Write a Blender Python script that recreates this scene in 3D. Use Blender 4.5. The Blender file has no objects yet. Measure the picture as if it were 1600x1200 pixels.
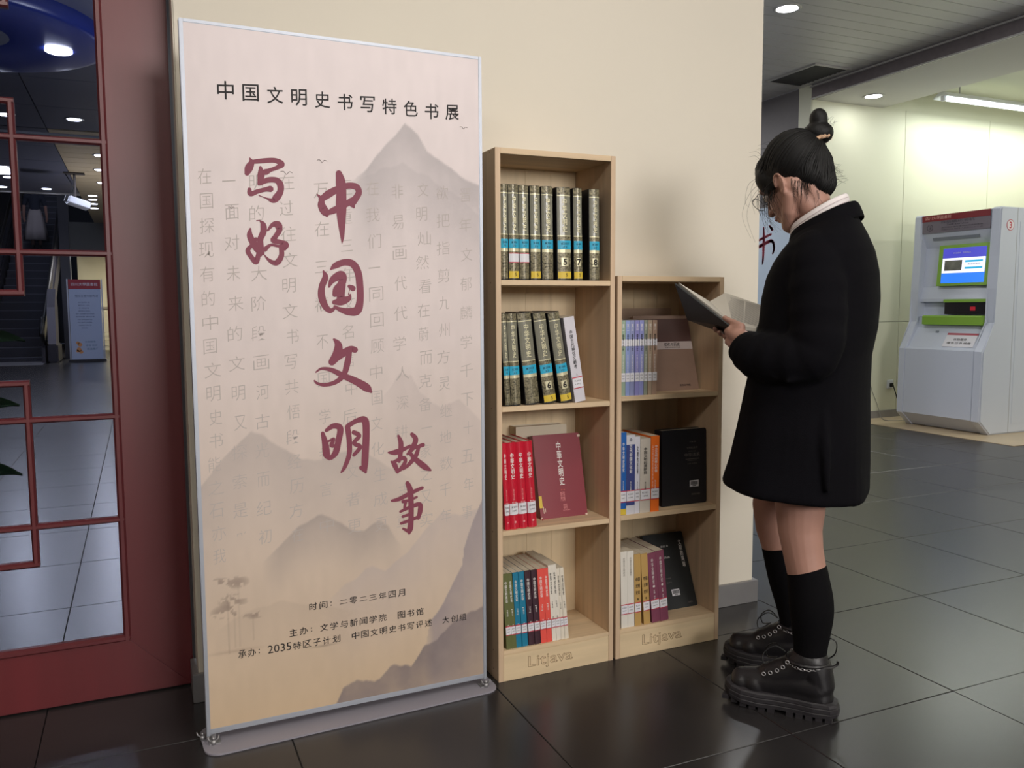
import bpy, bmesh, math, random
import numpy as np
from mathutils import Vector, Matrix
random.seed(7)
rng = np.random.RandomState(3)
S = bpy.context.scene
C = S.collection
PI = math.pi

# ---------------------------------------------------------------- camera
YAW, PITCH, ROLL = 0.4157, 0.0906, -0.0055
cam_d = bpy.data.cameras.new('camera'); cam = bpy.data.objects.new('camera', cam_d); C.objects.link(cam)
cam_d.sensor_fit = 'HORIZONTAL'; cam_d.sensor_width = 36; cam_d.lens = 36 * 1316.3 / 1600
cam_d.clip_start = .05; cam_d.clip_end = 200
fw = Vector((math.sin(YAW) * math.cos(PITCH), math.cos(YAW) * math.cos(PITCH), -math.sin(PITCH)))
rt = Vector((math.cos(YAW), -math.sin(YAW), 0)); up = rt.cross(fw)
r2 = rt * math.cos(ROLL) + up * math.sin(ROLL); u2 = up * math.cos(ROLL) - rt * math.sin(ROLL)
M = Matrix((r2, u2, -fw)).transposed().to_4x4(); M.translation = Vector((0, -2.5403, 1.1397))
cam.matrix_world = M
S.camera = cam
S.view_settings.view_transform = 'Standard'; S.view_settings.look = 'None'
S.view_settings.gamma = 1; S.view_settings.use_curve_mapping = False
S.view_settings.exposure = 0.50
S.cycles.use_denoising = True
S.cycles.max_bounces = 8; S.cycles.diffuse_bounces = 4; S.cycles.glossy_bounces = 4; S.cycles.transmission_bounces = 6
S.cycles.caustics_reflective = False; S.cycles.caustics_refractive = False
S.cycles.sample_clamp_indirect = 6
w = bpy.data.worlds.new('world'); S.world = w; w.use_nodes = True
w.node_tree.nodes['Background'].inputs[0].default_value = (.75, .82, 1, 1)
w.node_tree.nodes['Background'].inputs[1].default_value = .25

def area(name, loc, rot, sx, sy, power, col=(1, 1, 1), parent=None, shape='RECTANGLE', spread=None):
    d = bpy.data.lights.new(name, 'AREA'); d.shape = shape; d.size = sx; d.size_y = sy; d.energy = power; d.color = col
    if spread: d.spread = spread
    o = bpy.data.objects.new(name, d); C.objects.link(o); o.location = loc; o.rotation_euler = rot
    if parent: o.parent = parent
    return o
WARM = (1, .95, .86); COOL = (.88, .92, 1)
# daylight through the entrance windows behind the photographer, and unseen ceiling fill around the rooms
area('entrance_daylight', (1.9, -6.3, 2.2), (-PI / 2, 0, PI), 2.2, 1.1, 130, (1, .96, .92))
area('ceiling_fill_light', (-1.2, -3.2, 3.17), (0, 0, 0), 1.6, .8, 34, WARM)
area('ceiling_fill_light', (3.2, -3.6, 3.17), (0, 0, 0), 1.2, .6, 26, WARM)
area('ceiling_fill_light', (4.2, 5.6, 3.17), (0, 0, 0), 1.2, .6, 50, (1, 1, 1))  # added to brighten the corridor flank, which was left unlit
area('ceiling_fill_light', (8.0, .6, 3.24), (0, 0, 0), 1.6, .3, 26, (1, 1, .95))
area('ceiling_fill_light', (1.1, -1.7, 3.17), (0, 0, 0), .5, .5, 13, WARM)  # added overhead to light the pages, shelf tops and shoulders
area('escalator_fill', (-2.5, 20.5, 5.6), (0, 0, 0), 1.2, 1.2, 30, COOL)  # added to brighten the dark steps, no lamp known here
area('bounce_fill', (1.2, 12.0, 1.3), (PI, 0, 0), .7, .7, 60, (1, .96, .9))  # unseen helper facing up, added in place of bounce on the cream ceiling
area('bounce_fill', (1.0, 3.6, 1.3), (PI, 0, 0), .7, .7, 26, COOL)  # same upward helper for the near hall, hidden behind the pillar wall
area('bounce_fill', (8.6, -2.0, 1.2), (PI, 0, 0), .9, .9, 60, (1, 1, .95))  # upward helper added out of view for bounce on the right side
area('ceiling_fill_light', (-1.6, 5.5, 3.17), (0, 0, 0), 1.2, .6, 14, COOL)
area('ceiling_fill_light', (-2.2, 12.0, 3.17), (0, 0, 0), 1.2, .6, 22, COOL)
area('ceiling_fill_light', (4.0, 9.0, 3.17), (0, 0, 0), 1.2, .6, 14, COOL)

# ---------------------------------------------------------------- materials
MATS = {}
def lin(c):
    return tuple(((x / 255) / 12.92 if x <= 10 else (((x / 255) + .055) / 1.055) ** 2.4) for x in c)
def mat(name, col, rough=.6, metal=0, var=.0, vscale=20, bump=0, bscale=200, stretch=None, emit=0, trans=0, spec=.5, coat=0, sheen=0, ecol=None, ior=1.5):
    if name in MATS: return MATS[name]
    m = bpy.data.materials.new(name); m.use_nodes = True
    nt = m.node_tree; b = nt.nodes['Principled BSDF']
    c = (*lin(col), 1)
    b.inputs['Base Color'].default_value = c; b.inputs['Roughness'].default_value = rough; b.inputs['Metallic'].default_value = metal
    b.inputs['Specular IOR Level'].default_value = spec; b.inputs['IOR'].default_value = ior
    b.inputs['Transmission Weight'].default_value = trans; b.inputs['Coat Weight'].default_value = coat
    b.inputs['Sheen Weight'].default_value = sheen
    if emit:
        b.inputs['Emission Color'].default_value = (*(lin(ecol) if ecol else c[:3]), 1); b.inputs['Emission Strength'].default_value = emit
    if var or bump:
        tc = nt.nodes.new('ShaderNodeTexCoord'); mp = nt.nodes.new('ShaderNodeMapping'); nt.links.new(tc.outputs['Object'], mp.inputs[0])
        if stretch: mp.inputs['Scale'].default_value = stretch
    if var:
        n = nt.nodes.new('ShaderNodeTexNoise'); n.inputs['Scale'].default_value = vscale; n.inputs['Detail'].default_value = 5
        nt.links.new(mp.outputs[0], n.inputs['Vector'])
        r = nt.nodes.new('ShaderNodeValToRGB'); r.color_ramp.elements[0].position = .3; r.color_ramp.elements[1].position = .7
        r.color_ramp.elements[0].color = tuple(x * (1 - var) for x in c[:3]) + (1,)
        r.color_ramp.elements[1].color = tuple(min(1, x * (1 + var * .6)) for x in c[:3]) + (1,)
        nt.links.new(n.outputs[0], r.inputs[0]); nt.links.new(r.outputs[0], b.inputs['Base Color'])
    if bump:
        n2 = nt.nodes.new('ShaderNodeTexNoise'); n2.inputs['Scale'].default_value = bscale; n2.inputs['Detail'].default_value = 3
        nt.links.new(mp.outputs[0], n2.inputs['Vector'])
        bp = nt.nodes.new('ShaderNodeBump'); bp.inputs['Strength'].default_value = bump; bp.inputs['Distance'].default_value = .002
        nt.links.new(n2.outputs[0], bp.inputs['Height']); nt.links.new(bp.outputs[0], b.inputs['Normal'])
    MATS[name] = m
    return m
def wood(name, col, axis, var=.16):
    st = [38, 38, 38]; st[axis] = 1.6
    m = mat(name, col, .55, var=var, vscale=1.0, stretch=tuple(st), bump=.12, bscale=3)
    return m
WALL = mat('cream_wall', (221, 213, 199), .75, var=.02, vscale=2, bump=.05, bscale=90)
WALLG = mat('far_cream_wall', (214, 214, 192), .5, var=.015, vscale=1)
GREYW = mat('shaded_grey_wall', (108, 104, 106), .6, var=.03)
DKW = mat('dark_hall_wall', (52, 54, 62), .6)
TILE = mat('dark_tile', (42, 40, 41), .27, var=.25, vscale=3, bump=.03, bscale=8, spec=.5)
GROUT = mat('grout', (20, 19, 20), .6)
BEIGE = mat('beige_floor', (190, 170, 140), .3, var=.08, vscale=5)
METAL = mat('brushed_steel', (160, 158, 160), .38, .55, var=.12, vscale=5, bump=.05, bscale=40)
ALU = mat('aluminium', (176, 180, 190), .5, .7)
SLAT = mat('ceiling_slat', (205, 203, 200), .4, .1, var=.06, vscale=1.5)
SLATE = mat('slat_edge', (185, 183, 180), .4, .4)
DSLAT = mat('dark_ceiling_panel', (98, 100, 116), .45, .0, var=.06, vscale=2)
CSLAT = mat('cream_ceiling_panel', (205, 186, 150), .5, var=.05, vscale=2)
SOFF = mat('white_soffit', (205, 202, 196), .7)
DVENT = mat('vent_dark', (40, 38, 40), .7)
RED = mat('red_lacquer', (104, 30, 36), .42, var=.16, vscale=1.2, stretch=(6, 6, .8), bump=.03, bscale=30, spec=.9)
REDB = mat('red_lattice', (104, 48, 52), .3, var=.1, vscale=8, spec=.8)
GLASS = mat('door_glass', (200, 204, 222), .0, trans=1, spec=.5, ior=1.12)
LAMP = mat('lamp_glow', (255, 255, 255), .5, emit=14, ecol=(245, 248, 255))
TUBE = mat('tube_glow', (255, 255, 255), .5, emit=5, ecol=(240, 255, 250))
WHITEP = mat('white_paint', (222, 224, 228), .4, var=.02)
KIOSK = mat('kiosk_white', (200, 206, 220), .38, var=.02, vscale=2)
KGREEN = mat('kiosk_green', (134, 178, 62), .4)
BLACK = mat('black_plastic', (16, 16, 18), .45)
INK = mat('black_ink', (26, 21, 24), .7)
CRIM = mat('crimson_ink', (128, 56, 76), .6)
FAINT = mat('faint_ink', (184, 174, 170), .8)
PAPER = mat('page_paper', (202, 190, 170), .8, var=.08, vscale=6, stretch=(300, 8, 8))
PINEZ = wood('pine_upright', (206, 178, 148), 2); PINEX = wood('pine_shelf', (212, 186, 152), 0); PINEY = wood('pine_back', (222, 200, 164), 2, .1)
BURN = mat('burnt_brown', (120, 92, 64), .8)
GOLD = mat('gold_print', (212, 204, 170), .4, .35)
WHITE = mat('white_print', (232, 228, 224), .6)
LABELW = mat('label_white', (222, 220, 226), .5)
LABELR = mat('label_red', (186, 52, 70), .5)

# ---------------------------------------------------------------- helpers
def obj(name, bm, m, parent=None, smooth=False, loc=None, recalc=True):
    if recalc: bmesh.ops.recalc_face_normals(bm, faces=bm.faces)
    me = bpy.data.meshes.new(name); bm.to_mesh(me); bm.free()
    return link(name, me, m, parent, smooth, loc)
def link(name, me, m, parent=None, smooth=False, loc=None):
    if m is not None:
        me.materials.clear()
        for x in (m if isinstance(m, (list, tuple)) else [m]): me.materials.append(x)
    if smooth:
        for p in me.polygons: p.use_smooth = True
    o = bpy.data.objects.new(name, me); C.objects.link(o)
    if parent: o.parent = parent
    if loc: o.location = loc
    return o
def empty(name, label, cat, loc=(0, 0, 0), rz=0, group=None):
    o = bpy.data.objects.new(name, None); C.objects.link(o); o.location = loc; o.rotation_euler = (0, 0, rz); o.empty_display_size = .05
    return tag(o, label, cat, group)
def tag(o, label, cat=None, group=None):
    o['label'] = label
    if cat: o['category'] = cat
    if group: o['group'] = group
    return o
def struct(o, label=None):
    o['kind'] = 'structure'
    if label: o['label'] = label
    return o
def bx(bm, x0, x1, y0, y1, z0, z1, bev=0):
    vs = [bm.verts.new(p) for p in [(x0, y0, z0), (x1, y0, z0), (x1, y1, z0), (x0, y1, z0), (x0, y0, z1), (x1, y0, z1), (x1, y1, z1), (x0, y1, z1)]]
    fs = [bm.faces.new([vs[i] for i in f]) for f in [(0, 3, 2, 1), (4, 5, 6, 7), (0, 1, 5, 4), (1, 2, 6, 5), (2, 3, 7, 6), (3, 0, 4, 7)]]
    if bev:
        es = list({e for f in fs for e in f.edges})
        bmesh.ops.bevel(bm, geom=es, offset=bev, segments=2, affect='EDGES', clamp_overlap=True)
    return bm
def box(name, m, parent, x0, x1, y0, y1, z0, z1, bev=0):
    return obj(name, bx(bmesh.new(), x0, x1, y0, y1, z0, z1, bev), m, parent)
def prism(bm, pts, axis, a, b):
    """extrude a closed outline along axis ('x','y','z') from a to b; outline in the two other axes"""
    def P(p, t):
        return {'x': (t, p[0], p[1]), 'y': (p[0], t, p[1]), 'z': (p[0], p[1], t)}[axis]
    A = [bm.verts.new(P(p, a)) for p in pts]; B = [bm.verts.new(P(p, b)) for p in pts]
    bm.faces.new(A); bm.faces.new(B[::-1])
    n = len(pts)
    for i in range(n): bm.faces.new([A[i], B[i], B[(i + 1) % n], A[(i + 1) % n]])
    return bm
def frame_of(d):
    d = Vector(d).normalized(); a = Vector((0, 0, 1)) if abs(d.z) < .9 else Vector((1, 0, 0))
    s = d.cross(a).normalized(); t = s.cross(d)
    return s, t
def tube(bm, pts, r, n=8, cap=True, flat=1.0):
    pts = [Vector(p) for p in pts]; rs = r if isinstance(r, (list, tuple)) else [r] * len(pts)
    rings = []; prev = None
    for i, p in enumerate(pts):
        d = (pts[min(i + 1, len(pts) - 1)] - pts[max(i - 1, 0)])
        if d.length < 1e-9: d = Vector((0, 0, 1))
        d.normalize()
        if prev is None: s, t = frame_of(d)
        else:
            s = (prev - d * prev.dot(d)).normalized(); t = s.cross(d)
        prev = s
        rings.append([bm.verts.new(p + (s * math.cos(2 * PI * k / n) + t * math.sin(2 * PI * k / n) * flat) * rs[i]) for k in range(n)])
    for a, b in zip(rings, rings[1:]):
        for k in range(n): bm.faces.new([a[k], a[(k + 1) % n], b[(k + 1) % n], b[k]])
    if cap:
        bm.faces.new(rings[0][::-1]); bm.faces.new(rings[-1])
    return bm
def loft(bm, rings, closed=True, cap0=True, cap1=True):
    R = [[bm.verts.new(p) for p in r] for r in rings]; n = len(R[0])
    for a, b in zip(R, R[1:]):
        for k in range(n if closed else n - 1): bm.faces.new([a[k], a[(k + 1) % n], b[(k + 1) % n], b[k]])
    if cap0: bm.faces.new(R[0][::-1])
    if cap1: bm.faces.new(R[-1])
    return bm
def cyl(bm, c, r, z0, z1, n=24, r1=None):
    r1 = r if r1 is None else r1
    return loft(bm, [[(c[0] + r * math.cos(2 * PI * k / n), c[1] + r * math.sin(2 * PI * k / n), z0) for k in range(n)],
                     [(c[0] + r1 * math.cos(2 * PI * k / n), c[1] + r1 * math.sin(2 * PI * k / n), z1) for k in range(n)]])
def catmull(pts, n=6):
    P = [pts[0]] + list(pts) + [pts[-1]]; out = []
    for i in range(1, len(P) - 2):
        for k in range(n):
            t = k / n
            out.append(tuple(.5 * ((2 * b) + (-a + c) * t + (2 * a - 5 * b + 4 * c - d) * t * t + (-a + 3 * b - 3 * c + d) * t ** 3)
                             for a, b, c, d in zip(P[i - 1], P[i], P[i + 1], P[i + 2])))
    out.append(tuple(pts[-1])); return out
_tc = {}
def glyphs(s, spacing=1.0, off=0.0, outline=0):
    """mesh data of a text in the XY plane, centred, one em high"""
    k = (s, spacing, off, outline)
    if k in _tc: return _tc[k]
    cu = bpy.data.curves.new('t', 'FONT'); cu.body = s; cu.align_x = 'CENTER'; cu.align_y = 'CENTER'; cu.space_line = spacing; cu.resolution_u = 2
    cu.offset = off
    if outline: cu.fill_mode = 'NONE'; cu.bevel_depth = outline; cu.bevel_resolution = 0
    o = bpy.data.objects.new('t', cu); C.objects.link(o)
    dg = bpy.context.evaluated_depsgraph_get(); dg.update()
    me = bpy.data.meshes.new_from_object(o.evaluated_get(dg))
    v = np.array([tuple(x.co) for x in me.vertices]).reshape(-1, 3); f = [tuple(p.vertices) for p in me.polygons]
    bpy.data.objects.remove(o); bpy.data.curves.remove(cu); bpy.data.meshes.remove(me)
    if len(v):
        v[:, 0] -= (v[:, 0].min() + v[:, 0].max()) / 2; v[:, 1] -= (v[:, 1].min() + v[:, 1].max()) / 2
    _tc[k] = (v, f); return _tc[k]
def text(name, s, m, parent, org, ux, uy, size=None, w=None, h=None, vertical=False, spacing=1.0, off=0.0, outline=0, lab=None, shear=0, jitter=0):
    """flat lettering centred on org, running along ux with uy up (unit vectors of the parent's frame)"""
    items = s if isinstance(s, list) else [s]
    V = []; F = []
    ux = np.array(ux, float); uy = np.array(uy, float)
    for it in items:
        if isinstance(it, tuple): st, dx, dy, sw, sh = it
        else: st, dx, dy, sw, sh = it, 0, 0, None, None
        if vertical: st = '\n'.join(st)
        v, f = glyphs(st, spacing, off, outline)
        if not len(v): continue
        ex = v[:, 0].max() - v[:, 0].min(); ey = v[:, 1].max() - v[:, 1].min()
        if sw: kx = sw / ex; ky = sh / ey
        elif w and h: kx = w / ex; ky = h / ey
        elif w: kx = ky = w / ex
        elif h: kx = ky = h / ey
        else: kx = ky = size
        X = v[:, 0] * kx; Y = v[:, 1] * ky + X * shear
        q = np.array(org)[None] + ux[None] * (X + dx)[:, None] + uy[None] * (Y + dy)[:, None]
        if outline: q += np.cross(ux, uy)[None] * (v[:, 2] * ky)[:, None]
        b = len(V); V.extend(map(tuple, q)); F.extend(tuple(i + b for i in t) for t in f)
    me = bpy.data.meshes.new(name); me.from_pydata(V, [], F)
    o = link(name, me, m, parent)
    if lab: o['label'] = lab
    return o
XU = (1, 0, 0); ZU = (0, 0, 1); YU = (0, 1, 0)

# ---------------------------------------------------------------- the room
T0x, T0y, TX, TY = 1.551, -.867, .612, .632
floor = struct(box('floor', GROUT, None, -6.2, 12, -6.4, 30, -.1, -.004))
g = .0011
tiles = []
tm = bpy.data.meshes.new('tile')
bm = bmesh.new(); bx(bm, g, TX - g, g, TY - g, -.008, 0, 0)
te = [e for e in bm.edges if all(abs(v.co.z) < 1e-6 for v in e.verts)]
bmesh.ops.bevel(bm, geom=te, offset=.0015, segments=1, affect='EDGES'); bmesh.ops.recalc_face_normals(bm, faces=bm.faces); bm.to_mesh(tm); bm.free(); tm.materials.append(TILE)
near = set()
cand = []
for i in range(-13, 18):
    for j in range(-9, 50):
        x = T0x + i * TX; y = T0y + j * TY
        if x < -6 or x > 11.4 or y < -6.2 or y > 29.3: continue
        cx, cy = x + TX / 2 , y + TY / 2 + 2.54
        d = math.hypot(cx, cy); a = math.degrees(math.atan2(cx, cy)) - 23.8
        vis = abs(a) < 36 and not (.3 < x < 1.5 and y > .6) and cy > 0
        cand.append((0 if vis else 1, d, i, j))
cand.sort()
for k, (v, d, i, j) in enumerate(cand):
    if k < 260 and v == 0:
        t = bpy.data.objects.new('tile', tm); C.objects.link(t); t.parent = floor; t.location = (T0x + i * TX, T0y + j * TY, 0)
        near.add((i, j))
bm = bmesh.new()
for v, d, i, j in cand:
    if (i, j) not in near:
        x = T0x + i * TX; y = T0y + j * TY; bx(bm, x + g, x + TX - g, y + g, y + TY - g, -.008, 0)
rest = obj('far_tiles', bm, TILE, floor); rest['kind'] = 'stuff'
struct_f = box('beige_border', BEIGE, floor, 6.42, 9.5, 1.98, 3.737, -.003, .004)

wb = struct(box('wall_back', WALL, None, .117, 2.137, 0, .62, 0, 3.3, .004), 'cream plastered pillar wall behind the banner and the two bookcases')
bb = struct(box('baseboard_back', METAL, None, .100, 2.152, -.016, -.001, 0, .085, .002))
b2 = box('return_strip', METAL, bb, .100, .1165, -.001, .112, 0, .085, .001)
b3 = box('return_strip', METAL, bb, 2.1375, 2.152, -.001, .6, 0, .085, .001)
struct(box('wall_left', WALL, None, -6.0, -5.8, -6.4, .2, 0, 3.3))
# the entrance behind the photographer: wall with a wide window opening
bm = bmesh.new()
for a in [(-5.8, -1.0, 0, 3.3), (4.0, 12, 0, 3.3), (-1.0, 4.0, 0, .9), (-1.0, 4.0, 2.95, 3.3)]: bx(bm, a[0], a[1], -6.6, -6.4, a[2], a[3])
struct(obj('wall_front', bm, WALL))
wf = bmesh.new()
for x in (-1.0, .65, 2.3, 3.94): bx(wf, x, x + .06, -6.56, -6.48, .9, 2.95)
for z in (.9, 2.89): bx(wf, -1, 4, -6.56, -6.48, z, z + .06)
struct(obj('window_1', wf, ALU))
struct(box('wall_right', WALLG, None, 9.5, 9.7, -6.4, 3.8, 0, 3.3))
# the partition the red door is set in
bm = bmesh.new(); bx(bm, -5.8, -1.32, .118, .24, 0, 3.2); bx(bm, -1.32, .1168, .118, .24, 2.72, 3.2)
struct(obj('wall_partition', bm, WALL))

# far block: cream panelled wall facing us, flank running back with its shade put into the grey
fwall = struct(box('wall_far', mat('joint_shadow', (120, 122, 108), .8), None, 5.87, 9.5, 3.745, 3.9, 0, 3.07))
xs = [5.86, 7.08, 8.30, 9.5]
for a, b in zip(xs, xs[1:]):
    for z0, z1 in ((0.0, .972), (.976, 3.069)):
        box('panel', WALLG, fwall, a + .002, b - .002, 3.737, 3.747, z0, z1, .0015)
box('panel', WALLG, fwall, 6.766, 9.5, 3.739, 3.9, 3.0695, 3.31)
struct(box('baseboard_far', METAL, None, 5.86, 9.5, 3.722, 3.736, 0, .075, .002))
struct(box('wall_flank', GREYW, None, 5.86, 5.99, 3.9, 22, 0, 3.2))
struct(box('trim_1', WALLG, None, 5.855, 5.869, 3.737, 3.9, 0, 3.2))
struct(box('trim_6', SOFF, None, 5.86, 6.77, 3.7455, 3.9, 3.071, 3.2))
# hall boundaries
struct(box('wall_hall_left', DKW, None, -6.2, -6.0, .24, 30, 0, 6))
hb = struct(box('wall_hall_end', DKW, None, -6.2, 6, 30, 30.2, 0, 7))

# ceilings
ceil = struct(box('ceiling', SOFF, None, -5.8, 2.0, -6.4, .2, 3.2, 3.3))
box('ceiling_plate', SOFF, ceil, 2.0, 9.5, -6.4, -1.9, 3.2, 3.3)
sc = struct(box('ceiling_slatted', DVENT, None, 2.0, 5.86, -1.9, 14.5, 3.225, 3.3))
y = -1.9; k = 0
wid = .1385
slm = bpy.data.meshes.new('slat'); bm = bmesh.new(); prism(bm, [(0, .024), (.002, 0), (.1325, 0), (.1345, .024)], 'x', 0, 3.858); bmesh.ops.recalc_face_normals(bm, faces=bm.faces); bm.to_mesh(slm); bm.free(); slm.materials.append(SLAT)
while y < 12:
    o = bpy.data.objects.new('slat', slm); C.objects.link(o); o.parent = sc; o.location = (2.001, y, 3.2)
    y += wid
bm = bmesh.new()
y = -1.9
while y < 12:
    bx(bm, 2.001, 5.859, y + .1345, y + .1385, 3.1985, 3.222); y += wid * 2
o = obj('slat_edging', bm, SLATE, sc); o['label'] = 'thin bright metal edging between the slats'; o['kind'] = 'stuff'
soff = struct(box('trim_2', SOFF, None, 5.875, 6.765, -6.4, 3.745, 3.07, 3.2), 'lowered white soffit beside the slatted ceiling')
tr = struct(box('trim_3', mat('metal_strip', (120, 112, 114), .45, .5, var=.1), None, 5.858, 5.874, -1.9, 3.74, 3.065, 3.2), 'grey metal edge strip of the soffit')
box('upper_flange', SLATE, tr, 5.835, 5.859, -1.9, 3.74, 3.172, 3.186)
box('lower_flange', SLATE, tr, 5.850, 5.859, -1.9, 3.74, 3.065, 3.078)
struct(box('ceiling_recess', mat('recess_white', (214, 216, 200), .7), None, 6.765, 9.5, -1.9, 3.75, 3.3, 3.36))
box('recess_side', SOFF, soff, 6.755, 6.766, -1.9, 3.74, 3.2, 3.3)
# hall ceiling in dark panels, with a cream bay
hc = struct(box('ceiling_hall', DVENT, None, -6.0, 2.0, .24, 14.5, 3.222, 3.3))
def cpanel(n, m, x0, x1, y0, y1): return box(n, m, hc, x0 + .006, x1 - .006, y0 + .006, y1 - .006, 3.2, 3.222)
ys = [.25 + 1.19 * i for i in range(13)]
for a, b in zip(ys, ys[1:]):
    b = min(b, 14.5)
    if a >= 14.4: break
    for x0, x1 in ((-5.9, -3.4), (-3.4, -2.1), (-2.1, -.87), (-.87, .55), (.55, 1.98)):
        if a > 8.4 and x0 > -1:
            for q in range(3): cpanel('cream_slat', CSLAT, x0 + .0, x1, a + q * (b - a) / 3, a + (q + 1) * (b - a) / 3)
        else: cpanel('ceiling_panel', DSLAT, x0, x1, a, b)
tb = struct(box('trim_4', mat('track_grey', (110, 110, 116), .6), None, -6.0, 1.98, 8.66, 8.69, 3.145, 3.170), 'slim light grey track crossing the hall ceiling')
struct(box('trim_5', SLATE, None, -6.0, -.87, 14.5, 14.6, 3.17, 3.3), 'light grey ceiling edge before the escalator opening')
struct(box('ceiling_hall_end', CSLAT, None, -.87, 5.86, 14.5, 20.2, 3.2, 3.3))
struct(box('wall_bulkhead', mat('bulkhead_grey', (120, 120, 116), .7), None, -1.5, 5.86, 20, 20.2, 2.42, 3.2))
struct(box('wall_jamb', mat('jamb_grey', (88, 86, 92), .5), None, -1.62, -1.42, 19.9, 20.3, 0, 6))
lr = struct(box('wall_reading_room', mat('lit_cream', (226, 212, 168), .7), None, -1.5, 5.86, 24, 24.2, 0, 3.2))
box('wainscot', mat('tan_board', (150, 134, 108), .6), lr, -1.5, 5.86, 23.97, 24.0, 1.15, 1.22)
struct(box('ceiling_reading_room', CSLAT, None, -1.5, 5.86, 20.2, 24.2, 2.9, 3.0))
area('reading_room_light', (-.2, 21.6, 2.85), (0, 0, 0), 2.2, .8, 120, (1, .95, .8))
struct(box('ceiling_void', DKW, None, -6.2, 6, 14.5, 30.2, 6.9, 7))

# ---------------------------------------------------------------- ceiling fittings
def downlight(x, y, z, r, label, power, col=(1, 1, 1), group='round ceiling downlights', n=28, name='downlight'):
    t = empty(name, label, 'light', (x, y, z), 0, group)
    bm = bmesh.new()
    prof = [(r * .86, .0), (r * .9, -.006), (r * 1.08, -.008), (r * 1.16, -.002), (r * 1.16, 0.0)]
    loft(bm, [[(q * math.cos(2 * PI * k / n), q * math.sin(2 * PI * k / n), h) for k in range(n)] for q, h in prof], cap0=False, cap1=False)
    obj('trim_ring', bm, SLATE, t, True)
    obj('lamp_face', cyl(bmesh.new(), (0, 0), r * .87, -.004, -.001, n), LAMP, t)
    if power: area('lamp_light', (0, 0, -.012), (0, 0, 0), r * 1.6, r * 1.6, power, col, t, 'DISK')
    return t
downlight(4.214, 2.232, 3.2, .085, 'round downlight in the grey slatted ceiling', 20, (.97, .98, 1))
downlight(6.307, 3.424, 3.07, .085, 'oval-looking round downlight in the white soffit above the kiosk wall', 1.5, (.98, 1, .95))
P = [(-.548, 7.931, 'lone downlight near the middle of the upper right door pane', 12), (-1.196, 7.936, 'downlight seen inside the upper red lattice rectangle', 12),
     (-.38, 10.2, 'nearest downlight of the row in the cream ceiling bay', 10), (-.43, 11.5, 'middle downlight of the row in the cream ceiling bay', 10), (-.445, 12.9, 'farthest downlight of the row in the cream ceiling bay', 10),
     (-1.341, 14.0, 'small downlight just before the escalator opening', 8), (-1.689, 11.707, 'downlight cut by the left photo edge above the escalator', 8),
     (-1.753, 12.757, 'downlight just right of the lattice upright, second row back', 8), (-1.995, 14.0, 'leftmost small downlight above the escalator opening', 8)]
for x, y, l, p in P: downlight(x, y, 3.2, .085, l, p, COOL, 'downlights of the hall behind the glass', 16)
for i, y in enumerate((14.7, 15.3, 16.0, 16.8)):
    downlight(-.67 - .02 * i, y, 3.2, .085, ['first', 'second', 'third', 'last'][i] + ' of four close downlights behind the projector', 5, COOL, 'downlights of the hall behind the glass', 16)
# round dark blue ceiling dish with its own lamp
t = empty('ceiling_dish', 'large round glossy dark blue ceiling dish with a downlight, top of the glass door', 'light fixture', (-1.15, 4.75, 3.2))
bm = bmesh.new(); n = 72; R = 1.02
prof = [(.36, -.075), (.40, -.09), (.7, -.10), (R - .05, -.105), (R, -.09), (R, 0)]
loft(bm, [[(q * math.cos(2 * PI * k / n), q * math.sin(2 * PI * k / n), h) for k in range(n)] for q, h in prof], cap0=False, cap1=False)
obj('dish', bm, mat('blue_gloss', (36, 52, 128), .3, spec=.5), t, True)
obj('centre_disc', cyl(bmesh.new(), (0, 0), .37, -.08, -.03, 40), mat('dish_grey', (96, 100, 116), .4), t)
obj('lamp_face', cyl(bmesh.new(), (.68, .12), .095, -.112, -.102, 28), LAMP, t)
area('lamp_light', (.68, .12, -.12), (0, 0, 0), .16, .16, 16, COOL, t, 'DISK')
# vent grille
t = empty('ceiling_vent', 'dark square vent grille set in the slatted ceiling', 'vent', (5.36, 3.17, 3.2))
bm = bmesh.new()
for a in [(0, .41, 0, .022), (0, .41, .618, .64), (0, .022, .022, .618), (.388, .41, .022, .618)]: bx(bm, a[0], a[1], a[2], a[3], -.014, 0)
obj('frame', bm, SLATE, t)
box('backing', BLACK, t, .02, .39, .02, .62, -.003, 0)
for i in range(11):
    bm = bmesh.new(); prism(bm, [(.03 + i * .0535, -.004), (.034 + i * .0535, -.004), (.062 + i * .0535, -.012), (.058 + i * .0535, -.012)], 'x', .022, .388); obj('slat', bm, DVENT, t)
# fluorescent batten
t = empty('fluorescent_fixture', 'white batten fixture with lit tube hanging before the far wall', 'light fixture', (7.03, 3.3, 3.1))
bm = bmesh.new(); prism(bm, [(-.03, .045), (.03, .045), (.085, .0), (.08, -.008), (.02, .012), (-.02, .012), (-.08, -.008), (-.085, 0)], 'x', 0, 2.2); obj('housing', bm, WHITEP, t)
bm = bmesh.new(); tube(bm, [(.06, 0, -.012), (2.15, 0, -.012)], .017, 12); obj('tube', bm, TUBE, t, True)
for x in (.02, 2.16): box('end_holder', WHITEP, t, x, x + .03, -.02, .02, -.035, .02, .003)
bm = bmesh.new()
for x in (.25, 1.9): tube(bm, [(x, 0, .04), (x, 0, .2)], .006, 6)
obj('hanger', bm, METAL, t)
area('tube_light', (1.1, 0, -.04), (0, 0, 0), 2.0, .05, 18, (.95, 1, .93), t)
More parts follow.
